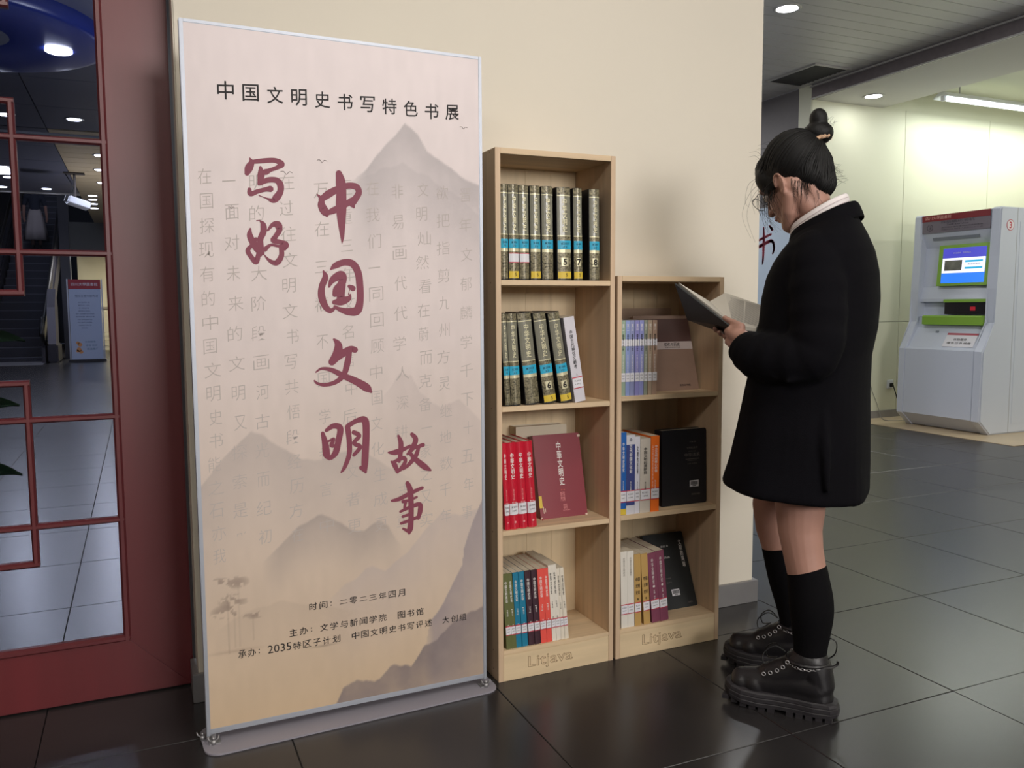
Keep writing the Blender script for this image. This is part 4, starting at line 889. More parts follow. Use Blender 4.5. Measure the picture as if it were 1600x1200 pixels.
# potted plant just behind the door, mostly outside the frame
t = empty('potted_plant', 'dark green potted plant standing behind the door glass, only leaf tips showing', 'plant', (-.80, 1.15, 0))
bm = bmesh.new(); n = 32
loft(bm, [[(q * math.cos(2 * PI * k / n), q * math.sin(2 * PI * k / n), h) for k in range(n)] for q, h in [(.12, .001), (.16, .28), (.175, .30), (.16, .30), (.15, .26)]]); obj('pot', bm, mat('pot_glaze', (70, 60, 56), .3), t, True)
LEAF = mat('leaf_green', (40, 84, 40), .6, var=.25, vscale=9)
stems = []
for k, (z0, z1, az, ln) in enumerate([(.9, 1.045, 2, .40), (.72, .99, 30, .33), (.62, .80, 0, .37), (.42, .535, -4, .37), (.8, 1.2, 80, .36), (.9, 1.3, 150, .35), (.6, 1.0, 200, .35), (.7, 1.1, 260, .33), (.5, .7, 110, .34), (1.0, 1.45, 320, .2), (.5, .8, 300, .25)]):
    a = math.radians(az); dx, dy = math.cos(a), math.sin(a)
    P0 = Vector((0, 0, z0)); P3 = Vector((dx * ln, dy * ln, z1)); vt = k < 4
    bm = bmesh.new(); n = 9; Lr = []; base = .35
    for i in range(n):
        q = i / (n - 1); p_ = P0.lerp(P3, base + (1 - base) * q); p_.z += .05 * math.sin(q * PI) - .02 * q
        wd = (.030 if vt else .038) * math.sin(PI * min(1, .08 + q * .95)) ** .8 + .0008
        Lr.append([bm.verts.new(p_ + (Vector((-dy * .4, dx * .4, .9)) if vt else Vector((-dy, dx, .25))) * wd), bm.verts.new(p_ - Vector((0, 0, .006))), bm.verts.new(p_ + (Vector((dy * .4, -dx * .4, -.9)) if vt else Vector((dy, -dx, .25))) * wd)])
    for a_, b_ in zip(Lr, Lr[1:]):
        bm.faces.new([a_[0], a_[1], b_[1], b_[0]]); bm.faces.new([a_[1], a_[2], b_[2], b_[1]])
    lf = obj('leaf', bm, LEAF, t, True)
    mo = lf.modifiers.new('s', 'SOLIDIFY'); mo.thickness = .0015
    stems.append((P0, P0.lerp(P3, base)))
bm = bmesh.new(); tube(bm, [(0, 0, .2), (.01, 0, .6), (0, 0, 1.1)], [.012, .009, .006], 8)
for a_, b_ in stems: tube(bm, [a_, (a_ + b_) / 2 + Vector((0, 0, .015)), b_], [.004, .003, .002], 5)
obj('stem', bm, mat('stem_green', (70, 86, 44), .5), t, True)
# ---------------------------------------------------------------- people
def hull(bm, a, ra, b, rb):
    """tapered capsule between two spheres"""
    tmp = bmesh.new()
    for c, r_ in ((a, ra), (b, rb)): bmesh.ops.create_icosphere(tmp, subdivisions=3, radius=r_, matrix=Matrix.Translation(c))
    res = bmesh.ops.convex_hull(tmp, input=tmp.verts)
    dead = [v for v in tmp.verts if not v.link_faces]
    bmesh.ops.delete(tmp, geom=dead, context='VERTS')
    me = bpy.data.meshes.new('h'); tmp.to_mesh(me); tmp.free(); bm.from_mesh(me); bpy.data.meshes.remove(me)
def chain(bm, pts):
    for (a, ra), (b, rb) in zip(pts, pts[1:]): hull(bm, Vector(a), ra, Vector(b), rb)
def ell(bm, c, r, mtx=None):
    m_ = Matrix.Translation(c) @ (mtx or Matrix.Identity(4)) @ Matrix.Diagonal((*r, 1))
    bmesh.ops.create_icosphere(bm, subdivisions=3, radius=1, matrix=m_)
def merge(name, bm, vox, m, parent, smooth=4, dec=None):
    me = bpy.data.meshes.new(name); bm.to_mesh(me); bm.free()
    o = bpy.data.objects.new(name, me); C.objects.link(o)
    r_ = o.modifiers.new('r', 'REMESH'); r_.mode = 'VOXEL'; r_.voxel_size = vox
    s_ = o.modifiers.new('s', 'SMOOTH'); s_.iterations = smooth; s_.factor = .5
    if dec: d_ = o.modifiers.new('d', 'DECIMATE'); d_.ratio = dec
    dg = bpy.context.evaluated_depsgraph_get(); dg.update()
    me2 = bpy.data.meshes.new_from_object(o.evaluated_get(dg)); bpy.data.objects.remove(o)
    me2.name = name
    return link(name, me2, m, parent, True)
SKIN = mat('skin', (172, 130, 115), .5, var=.05, vscale=14, bump=.03, bscale=120)
HAIR = mat('black_hair', (9, 8, 9), .55, bump=.5, bscale=60, stretch=(9, 1, 3), spec=.3)
COAT = mat('black_wool', (7, 6, 11), .9, var=.12, vscale=10, bump=.25, bscale=500, spec=.12)
SOCK = mat('black_knit', (5, 4, 7), .9, bump=.3, bscale=600, spec=.15)
BOOT = mat('black_leather', (26, 24, 27), .42, bump=.2, bscale=150)
SOLE = mat('rubber_sole', (34, 31, 35), .6)
SHIRT = mat('white_shirt', (222, 214, 214), .7)
AW = math.atan2(.7904, -.6126)
wo = empty('person', 'woman in black blazer, knee socks and chunky boots with a hair bun, reading', 'person', (1.705, -.63, 0), AW)
def V3(s, k, z): return Vector((s, k, z))
# head frame: a forward, l left (towards the photographer), b up
HC = V3(-.010, 0, 1.502); TH = math.radians(32); PH = math.radians(27)
HM = Matrix.Translation(HC) @ Matrix.Rotation(-PH, 4, 'Z') @ Matrix.Rotation(TH, 4, 'Y')
def H(a, l, b): return HM @ Vector((a, l, b))
HR = HM.to_3x3().to_4x4()
bm = bmesh.new()
ell(bm, H(-.008, 0, .012), (.090, .072, .092), HR)
ell(bm, H(.034, 0, -.048), (.058, .056, .078), HR)
ell(bm, H(.045, .030, -.052), (.036, .026, .036), HR); ell(bm, H(.045, -.030, -.052), (.036, .026, .036), HR)
for sgn in (1, -1):
    chain(bm, [(H(.072, sgn * .010, -.114), .019), (H(.032, sgn * .040, -.096), .020), (H(.000, sgn * .056, -.066), .018), (H(-.006, sgn * .062, -.03), .014)])
    ell(bm, H(.070, sgn * .030, .008), (.02, .026, .012), HR)
hull(bm, H(.076, 0, -.116), .018, H(.060, 0, -.095), .030)
chain(bm, [(H(.088, 0, -.004), .008), (H(.104, 0, -.034), .009), (H(.108, 0, -.045), .011)])
for sgn in (1, -1): ell(bm, H(.100, sgn * .010, -.048), (.010, .009, .008), HR)
ell(bm, H(.090, 0, -.072), (.010, .022, .006), HR); ell(bm, H(.089, 0, -.083), (.010, .019, .007), HR)
# ears: rim, lobe and bowl
for sgn in (1, -1):
    e0 = H(-.002, sgn * .072, -.030)
    EX = (HR @ Vector((1, 0, 0, 0))).to_3d(); EY = (HR @ Vector((0, sgn, 0, 0))).to_3d(); EZ = (HR @ Vector((0, 0, 1, 0))).to_3d()
    rim = []
    for k in range(11):
        a = math.radians(-60 + k * 27); rx = .017; rz = .027
        rim.append((e0 + EX * (-.002 - math.sin(math.radians(-60 + k * 27 + 60)) * 0 + -math.cos(a - PI / 2) * rx * .0) + EX * (rx * math.cos(a + PI / 3)) + EZ * (rz * math.sin(a + PI / 3)) + EY * (.010 - .006 * math.cos(a + PI / 3)), .0042))
    chain(bm, rim)
    ell(bm, e0 + EY * .002 - EX * .002, (.014, .0035, .023), HR @ Matrix.Rotation(sgn * -.25, 4, 'Z'))
    ell(bm, e0 - EZ * .026 + EY * .005 + EX * .002, (.008, .005, .009), HR)
# neck and trunk
for sgn in (1, -1): hull(bm, H(-.012, sgn * .040, -.045), .034, V3(-.065, sgn * .022, 1.415), .036)
chain(bm, [(H(-.030, 0, -.045), .052), (V3(-.070, 0, 1.41), .050), (V3(-.105, 0, 1.35), .055)])
hull(bm, V3(-.10, .11, 1.290), .048, V3(-.10, -.11, 1.290), .048)
chain(bm, [(V3(-.10, 0, 1.33), .07), (V3(-.10, 0, 1.22), .10), (V3(-.085, 0, 1.05), .095), (V3(-.09, 0, .93), .105), (V3(-.085, 0, .82), .11)])
hull(bm, V3(-.075, .075, 1.15), .075, V3(-.075, -.075, 1.15), .075)
hull(bm, V3(-.085, .07, .83), .095, V3(-.085, -.07, .83), .095)
# legs (the left one is nearest to the photographer)
chain(bm, [(V3(-.075, .095, .80), .090), (V3(-.072, .105, .62), .072), (V3(-.074, .110, .52), .060), (V3(-.084, .113, .46), .055), (V3(-.100, .115, .385), .053), (V3(-.112, .118, .30), .056), (V3(-.112, .120, .20), .042), (V3(-.110, .125, .12), .036)])
chain(bm, [(V3(-.110, .125, .12), .034), (V3(-.03, .125, .080), .024), (V3(.04, .125, .066), .018)])
chain(bm, [(V3(-.055, -.095, .80), .090), (V3(.025, -.105, .62), .070), (V3(.046, -.112, .53), .059), (V3(.040, -.115, .46), .055), (V3(.018, -.120, .385), .052), (V3(-.004, -.125, .30), .055), (V3(-.020, -.128, .20), .041), (V3(-.030, -.13, .12), .036)])
chain(bm, [(V3(-.030, -.13, .12), .034), (V3(.045, -.13, .080), .024), (V3(.11, -.13, .066), .018)])
# arms down to the wrists
chain(bm, [(V3(-.10, .160, 1.265), .046), (V3(-.115, .205, 1.15), .043), (V3(-.105, .225, 1.00), .036), (V3(-.01, .20, 1.01), .033), (V3(.085, .150, 1.050), .024)])
chain(bm, [(V3(-.10, -.160, 1.265), .046), (V3(-.105, -.205, 1.15), .043), (V3(-.085, -.225, 1.00), .036), (V3(.03, -.18, 1.01), .033), (V3(.120, -.085, 1.045), .024)])
# near (left) hand: palm behind and below the book's lower corner, thumb on the page
chain(bm, [(V3(.085, .150, 1.050), .024), (V3(.105, .140, 1.060), .021), (V3(.120, .128, 1.068), .019)])
hull(bm, V3(.096, .148, 1.040), .018, V3(.110, .135, 1.030), .015); hull(bm, V3(.110, .135, 1.030), .015, V3(.132, .118, 1.040), .012)
hull(bm, V3(.100, .140, 1.075), .016, V3(.128, .122, 1.072), .012)
chain(bm, [(V3(.092, .143, 1.082), .013), (V3(.112, .126, 1.092), .0100), (V3(.132, .112, 1.099), .0088), (V3(.148, .102, 1.107), .0078)])
for k, (dz, ln) in enumerate([(.018, 1.0), (.004, 1.08), (-.010, 1.0), (-.024, .82)]):
    p0 = V3(.126 - .004 * k, .124 - .002 * k, 1.050 + dz)
    chain(bm, [(p0, .0088), (p0 + V3(.016 * ln, -.022 * ln, .000), .0082), (p0 + V3(.020 * ln, -.044 * ln, .003), .0074), (p0 + V3(.016 * ln, -.062 * ln, .010), .0066)])
# far (right) hand: fingers spread under the cover
chain(bm, [(V3(.120, -.085, 1.045), .024), (V3(.140, -.060, 1.055), .021), (V3(.148, -.040, 1.058), .018)])
hull(bm, V3(.130, -.066, 1.040), .016, V3(.150, -.035, 1.040), .013); hull(bm, V3(.140, -.066, 1.068), .014, V3(.168, -.040, 1.066), .012)
for k, (ds, dz, ln) in enumerate([(.040, .012, .95), (.026, .002, 1.08), (.012, -.010, 1.02), (-.002, -.020, .84)]):
    p0 = V3(.150 + ds * .5, -.038, 1.056 + dz)
    chain(bm, [(p0, .0088), (p0 + V3(ds * .35 + .004, .024 * ln, -.002), .0082), (p0 + V3(ds * .6 + .004, .046 * ln, .000), .0075), (p0 + V3(ds * .7, .064 * ln, .006), .0067)])
chain(bm, [(V3(.135, -.078, 1.075), .012), (V3(.150, -.062, 1.096), .0095), (V3(.160, -.050, 1.112), .0082)])
body = merge('body', bm, .0036, SKIN, wo, 5)

# hair: cap, nape swell, bun
bm = bmesh.new()
ell(bm, H(-.026, 0, .028), (.098, .080, .096), HR)
ell(bm, H(.030, 0, .050), (.062, .066, .055), HR)
ell(bm, H(.046, .034, .026), (.036, .040, .044), HR); ell(bm, H(.046, -.034, .026), (.036, .040, .044), HR)
ell(bm, H(.028, .060, .004), (.022, .009, .030), HR); ell(bm, H(.028, -.060, .004), (.022, .009, .030), HR)
ell(bm, V3(-.080, .004, 1.480), (.050, .062, .044))
ell(bm, V3(-.062, .030, 1.500), (.050, .050, .050)); ell(bm, V3(-.062, -.030, 1.500), (.050, .050, .050))
hull(bm, V3(-.085, .02, 1.452), .022, V3(-.085, -.02, 1.452), .022)
ell(bm, V3(-.045, 0, 1.565), (.054, .058, .044)); ell(bm, V3(-.085, 0, 1.525), (.036, .055, .05))
hair = merge('hair', bm, .004, HAIR, wo, 5)
bm = bmesh.new()
ell(bm, V3(-.078, 0, 1.618), (.041, .041, .032)); ell(bm, V3(-.078, .004, 1.656), (.025, .026, .030)); chain(bm, [(V3(-.045, .01, 1.603), .014), (V3(-.040, 0, 1.618), .012), (V3(-.058, -.01, 1.640), .012)])
hull(bm, V3(-.068, .0, 1.595), .028, V3(-.05, 0, 1.56), .03)
o = merge('hair_bun', bm, .004, HAIR, hair, 4)
bm = bmesh.new()
for k in range(26):
    a = 2 * PI * k / 26; rr_ = .041
    c = V3(-.070, 0, 1.592) + V3(math.cos(a) * rr_ * .9 , math.sin(a) * rr_, -math.cos(a) * .016)
    ell(bm, c, (.0065 + .003 * (k % 2), .006, .0065))
obj('scrunchie', bm, mat('scrunchie_beige', (196, 160, 130), .8, var=.35, vscale=120), hair, True)
# combed locks lying on the cap, drawn up to the bun
from mathutils.bvhtree import BVHTree
dgx = bpy.context.evaluated_depsgraph_get(); bvh = BVHTree.FromPolygons([v.co.copy() for v in hair.data.vertices], [tuple(p.vertices) for p in hair.data.polygons])
cen = V3(-.02, 0, 1.52); knot = V3(-.070, 0, 1.590); bm = bmesh.new(); rc = random.Random(2)
for i in range(170):
    ang = 2 * PI * i / 170 + rc.uniform(-.02, .02)
    e = V3(.075 * math.cos(ang), .085 * math.sin(ang), -.035 - .05 * max(0, -math.cos(ang)) + .045 * max(0, math.cos(ang)) + rc.uniform(-.01, .01))
    P1 = cen + e; pts = []
    for q in range(9):
        t_ = q / 8; p_ = P1.lerp(knot, t_); d_ = (p_ - V3(-.025, 0, 1.505)); p_ = V3(-.025, 0, 1.505) + d_.normalized() * .11
        loc, nrm, _, _ = bvh.find_nearest(p_)
        pts.append(loc + nrm * .0002)
    tube(bm, catmull([tuple(p) for p in pts], 2), [.0006 + .0016 * math.sin(PI * min(1, .1 + k_ / 16)) for k_ in range(17)], 5, cap=False)
o = obj('combed_locks', bm, HAIR, hair, True); o['kind'] = 'stuff'
# loose strands
def strands(name, lst, r_=.0005):
    bm = bmesh.new()
    for s_ in lst: 
        P_ = catmull([tuple(q) for q in s_], 5); tube(bm, P_, [r_ * (1 - .6 * i / (len(P_) - 1)) for i in range(len(P_))], 3, cap=False)
    o = obj(name, bm, HAIR, hair); o['kind'] = 'stuff'; return o
rs = random.Random(11); L_ = []
for i in range(22):   # fringe falling forward of the brow
    l = rs.uniform(-.05, .05); q = rs.uniform(0, 1)
    a0 = H(.082 + rs.uniform(-.01, .004), l, .045 + rs.uniform(-.02, .015))
    L_.append([a0 - V3(.012, 0, 0), a0 + V3(.010 + .008 * q, 0, -.018), a0 + V3(.014 + .014 * q, .0, -.050 - .02 * q), a0 + V3(.002 + .014 * q, 0, -.075 - .035 * rs.random())])
for i in range(2):
    a0 = H(.080, .03 - .02 * i, .040); L_.append([a0, a0 + V3(.030, 0, -.03), a0 + V3(.048, 0, -.09), a0 + V3(.022, 0, -.155 - .012 * i)])
for i in range(30):   # sideburn wisps
    a0 = H(.040 + rs.uniform(-.015, .02), .066, -.015 + rs.uniform(-.02, .02)); e = rs.uniform(.03, .09)
    L_.append([a0, a0 + V3(.004, .004, -.02), a0 + V3(-.004 + rs.uniform(-.01, .012), .006, -e), a0 + V3(-.02 + rs.uniform(-.015, .02), .004, -e * 1.5)])
for i in range(46):   # nape
    k_ = rs.uniform(-.05, .062); a0 = V3(-.055 + rs.uniform(-.04, .03), k_, 1.455); 
    L_.append([a0, a0 + V3(-.004, .004, -.02), a0 + V3(-.004 + rs.uniform(-.02, .012), .006, -.045), a0 + V3(-.008 + rs.uniform(-.03, .02), .006, -.06 - rs.random() * .04)])
for i in range(26):   # flyaways at the back and the crown
    t_ = rs.uniform(0, 1); a0 = V3(-.128 + .03 * t_, rs.uniform(-.04, .04), 1.47 + .06 * t_)
    L_.append([a0, a0 + V3(-.012, 0, -.006 + .02 * rs.random()), a0 + V3(-.026 - rs.random() * .012, 0, -.020 + .04 * rs.random())])
for i in range(22):
    a0 = V3(-.085 + rs.uniform(-.03, .03), rs.uniform(-.02, .02), 1.655); a0 += V3(0, 0, -abs(a0.x + .075) * .8)
    L_.append([a0, a0 + V3(-.006, 0, .010), a0 + V3(-.014 + rs.uniform(-.012, .012), 0, .014 + rs.random() * .014)])
for i in range(9):
    a0 = H(.060 - .09 * rs.random(), rs.uniform(-.03, .03), .118); L_.append([a0 - V3(0, 0, .012), a0 + V3(.014, 0, .000), a0 + V3(.034, 0, -.006 + .006 * rs.random())])
bvb = BVHTree.FromPolygons([v.co.copy() for v in body.data.vertices], [tuple(p.vertices) for p in body.data.polygons])
def onskin(s_, z_, lift=.0012):
    hit_ = bvb.ray_cast(V3(s_, .30, z_), V3(0, -1, 0)); return (hit_[0] + hit_[1] * lift) if hit_[0] else V3(s_, .05, z_)
for i in range(40):   # wisps behind the ear, growing down the neck
    s0 = rs.uniform(-.075, -.022); z0 = 1.484 - .25 * abs(s0 + .02) + rs.uniform(0, .008); e = .012 + rs.uniform(.012, .070) * (1.1 if s0 > -.05 else .6)
    dr = rs.uniform(-.010, .006); L_.append([onskin(s0, z0), onskin(s0 + dr * .3, z0 - e * .4, .002), onskin(s0 + dr, z0 - e * .75, .0025), onskin(s0 + dr * 1.6, z0 - e, .003)])
for i in range(40):   # side hair in front of the ear
    s0 = rs.uniform(.022, .052); z0 = 1.480 + rs.uniform(-.008, .010); e = rs.uniform(.02, .06)
    dr = rs.uniform(-.006, .012); L_.append([onskin(s0, z0), onskin(s0 + dr * .3, z0 - e * .4, .002), onskin(s0 + dr, z0 - e * .75, .0025), onskin(s0 + dr * .6, z0 - e, .003)])
for q in ((.030, 1.455, -.030, .085), (.022, 1.450, -.045, .100)):   # two long loose hairs across the cheek
    L_.append([onskin(q[0] - t_ * .0 + q[2] * t_, q[1] - q[3] * t_ ** 1.3, .003) for t_ in (0, .33, .66, 1)])
strands('loose_strands', L_, .0005)
# glasses
bm = bmesh.new()
for sgn in (1, -1):
    ring = [H(.112, sgn * .033 + .024 * math.cos(2 * PI * k / 20), -.012 + .021 * math.sin(2 * PI * k / 20)) for k in range(21)]
    tube(bm, ring, .0010, 6, cap=False)
    tube(bm, [H(.112, sgn * .057, -.006), H(.085, sgn * .067, -.006), H(.0, sgn * .073, -.006), H(-.012, sgn * .072, -.016)], .0009, 6)
tube(bm, [H(.112, -.010, -.008), H(.116, 0, -.005), H(.112, .010, -.008)], .0010, 6)
gl = obj('glasses_frame', bm, mat('dark_wire', (60, 56, 60), .3, .8), wo)
bm = bmesh.new()
for sgn in (1, -1): loft(bm, [[H(.1115 + dx, sgn * .033 + .023 * math.cos(2 * PI * k / 20), -.012 + .020 * math.sin(2 * PI * k / 20)) for k in range(20)] for dx in (0, .0008)])
obj('lens', bm, mat('lens_glass', (255, 255, 255), 0, trans=1, ior=1.15), gl)
bm = bmesh.new()
for sgn in (1, -1): ell(bm, H(.079, sgn * .031, -.014), (.012, .013, .011), HR)
obj('eyes', bm, mat('eye_white', (222, 214, 208), .2), wo, True)
bm = bmesh.new()
for sgn in (1, -1): ell(bm, H(.0885, sgn * .031, -.017), (.0035, .0055, .0055), HR); tube(bm, catmull([H(.0885, sgn * .018, -.011), H(.0915, sgn * .031, -.008), H(.083, sgn * .045, -.013)], 4), .0014, 5); tube(bm, catmull([H(.090, sgn * .014, .010), H(.090, sgn * .032, .015), H(.078, sgn * .050, .008)], 4), .0020, 5)
obj('lashes_and_irises', bm, HAIR, wo)
bm = bmesh.new(); tube(bm, catmull([H(.0955, -.018, -.078), H(.1005, 0, -.077), H(.0955, .018, -.078)], 4), .0022, 6); obj('lips', bm, mat('lip', (160, 84, 84), .5), wo, True)

# blazer
def ring(cs, z, f, b_, hw, tilt=0, n=48, p=2.5, wob=0, seed=0, kc=0):
    """a closed section: centre cs, forward reach f, backward reach b_, half width hw"""
    out = []
    for i in range(n):
        a = 2 * PI * i / n; c, s_ = math.cos(a), math.sin(a)
        x = math.copysign(abs(c) ** (2 / p), c); y = math.copysign(abs(s_) ** (2 / p), s_)
        r_ = 1 + wob * (math.sin(5 * a + seed) * .5 + math.sin(9 * a + seed * 2.3) * .3 + math.sin(3 * a - seed) * .4)
        sx = (f if x > 0 else b_) * x * r_
        out.append(Vector((cs + sx, kc + hw * y * r_, z + tilt * sx)))
    return out
secs = [(-.04, .620, .192, .196, .258, .08, .035, 1.0), (-.04, .628, .196, .199, .262, .08, .035, 1.0), (-.045, .70, .182, .192, .252, .05, .028, 1.3), (-.05, .80, .168, .184, .243, 0, .02, 1.8), (-.055, .90, .155, .176, .232, 0, .014, 2.4), (-.06, 1.00, .140, .172, .222, 0, .012, 3.0),
        (-.07, 1.08, .135, .176, .212, 0, .010, 3.6), (-.08, 1.16, .138, .170, .205, 0, .008, 4.2), (-.09, 1.225, .135, .156, .203, -.05, .006, 5.0), (-.095, 1.275, .120, .138, .200, -.12, .005, 5), (-.10, 1.315, .105, .112, .178, -.22, .004, 5), (-.10, 1.345, .090, .092, .135, -.35, .003, 5), (-.098, 1.368, .080, .078, .095, -.45, .0, 5)]
bm = bmesh.new()
loft(bm, [ring(a, z, f, b_, hw, tl, wob=wb_, seed=sd, p=2.4) for a, z, f, b_, hw, tl, wb_, sd in secs])
def sleeve(pts):
    Pc = catmull([(p.x, p.y, p.z, r_) for p, r_ in pts], 5)
    tube(bm, [Vector(q[:3]) for q in Pc], [q[3] * (1 + .03 * math.sin(i * 1.9) * (1 if 4 < i < len(Pc) - 2 else 0)) for i, q in enumerate(Pc)], 24)
sleeve([(V3(-.095, .080, 1.290), .050), (V3(-.100, .135, 1.275), .066), (V3(-.112, .172, 1.20), .073), (V3(-.120, .195, 1.10), .072), (V3(-.110, .212, 1.015), .070), (V3(-.045, .212, .998), .070), (V3(.026, .192, 1.004), .066), (V3(.066, .168, 1.022), .056), (V3(.084, .156, 1.036), .046)])
sleeve([(V3(-.095, -.080, 1.290), .050), (V3(-.100, -.135, 1.275), .066), (V3(-.105, -.172, 1.20), .073), (V3(-.10, -.195, 1.10), .070), (V3(-.080, -.212, 1.015), .068), (V3(-.010, -.198, .998), .066), (V3(.060, -.150, 1.008), .058), (V3(.098, -.112, 1.025), .048), (V3(.110, -.100, 1.034), .042)])
def fold(a, b, r0): chain(bm, [(Vector(a), r0), ((Vector(a) + Vector(b)) / 2, r0 * 1.5), (Vector(b), r0 * .7)])
fold((-.10, .235, 1.05), (-.02, .262, .955), .010); fold((-.15, .225, .98), (-.06, .270, .945), .010); fold((-.165, .19, 1.15), (-.09, .245, 1.10), .010)
fold((-.14, .205, .88), (-.16, .232, .66), .010); fold((.02, .208, .84), (.05, .228, .64), .010); fold((-.06, .215, .90), (-.05, .245, .70), .009)
bmesh.ops.recalc_face_normals(bm, faces=bm.faces)
coat = merge('blazer', bm, .006, COAT, wo, 5)
# turned-down collar of the blazer, and the pale shirt collar inside
def band(name, m, c, prof, tilt, n=40, a0=0, a1=2 * PI, th=.003):
    R_ = []
    for (f, b_, hw, dz) in prof:
        r_ = []
        for i in range(n + 1):
            a = a0 + (a1 - a0) * i / n; x = math.cos(a); sx = (f if x > 0 else b_) * x
            r_.append(Vector((c[0] + sx, hw * math.sin(a), c[1] + dz + tilt * sx)))
        R_.append(r_)
    bm = bmesh.new(); loft(bm, R_, closed=False, cap0=False, cap1=False)
    o = obj(name, bm, m, wo, True); s_ = o.modifiers.new('s', 'SOLIDIFY'); s_.thickness = th; s_.offset = 0
    b_ = o.modifiers.new('b', 'SUBSURF'); b_.levels = 1; b_.render_levels = 1
    return o
band('blazer_collar', COAT, (-.098, 1.372), [(.090, .106, .119, -.042), (.090, .096, .105, -.014), (.086, .088, .090, .010), (.080, .078, .080, .016), (.076, .072, .074, .004)], -.48, a0=math.radians(14), a1=math.radians(346), th=.005)
band('shirt_collar', SHIRT, (-.088, 1.392), [(.078, .076, .072, -.030), (.078, .076, .070, -.005), (.078, .072, .066, .014), (.074, .066, .062, .017), (.070, .062, .058, .006)], -.58, a0=math.radians(10), a1=math.radians(350), th=.003)
bm = bmesh.new()
for d in (-.012, .0): 
    tube(bm, [V3(-.088 + .0785 * math.cos(a), .0715 * math.sin(a), 1.392 + d - .58 * .0785 * math.cos(a)) for a in [math.radians(20 + 8 * i) for i in range(20)]], .0006, 4)
obj('collar_stripes', bm, mat('stripe_mauve', (150, 120, 130), .7), wo)
# socks
def sock(pts):
    bm = bmesh.new(); Pc = catmull([(p.x, p.y, p.z, r_) for p, r_ in pts], 5); tube(bm, [Vector(q[:3]) for q in Pc], [q[3] for q in Pc], 24, cap=False)
    o = obj('knee_sock', bm, SOCK, wo, True); s_ = o.modifiers.new('s', 'SOLIDIFY'); s_.thickness = .002; s_.offset = -1
sock([(V3(-.094, .114, .408), .0555), (V3(-.100, .115, .385), .0560), (V3(-.112, .118, .30), .0595), (V3(-.112, .120, .20), .0465), (V3(-.110, .124, .13), .040), (V3(-.108, .124, .10), .026)])
sock([(V3(.022, -.119, .402), .0545), (V3(.018, -.120, .385), .0550), (V3(-.004, -.125, .30), .0585), (V3(-.020, -.128, .20), .0455), (V3(-.030, -.130, .13), .040), (V3(-.030, -.130, .10), .026)])
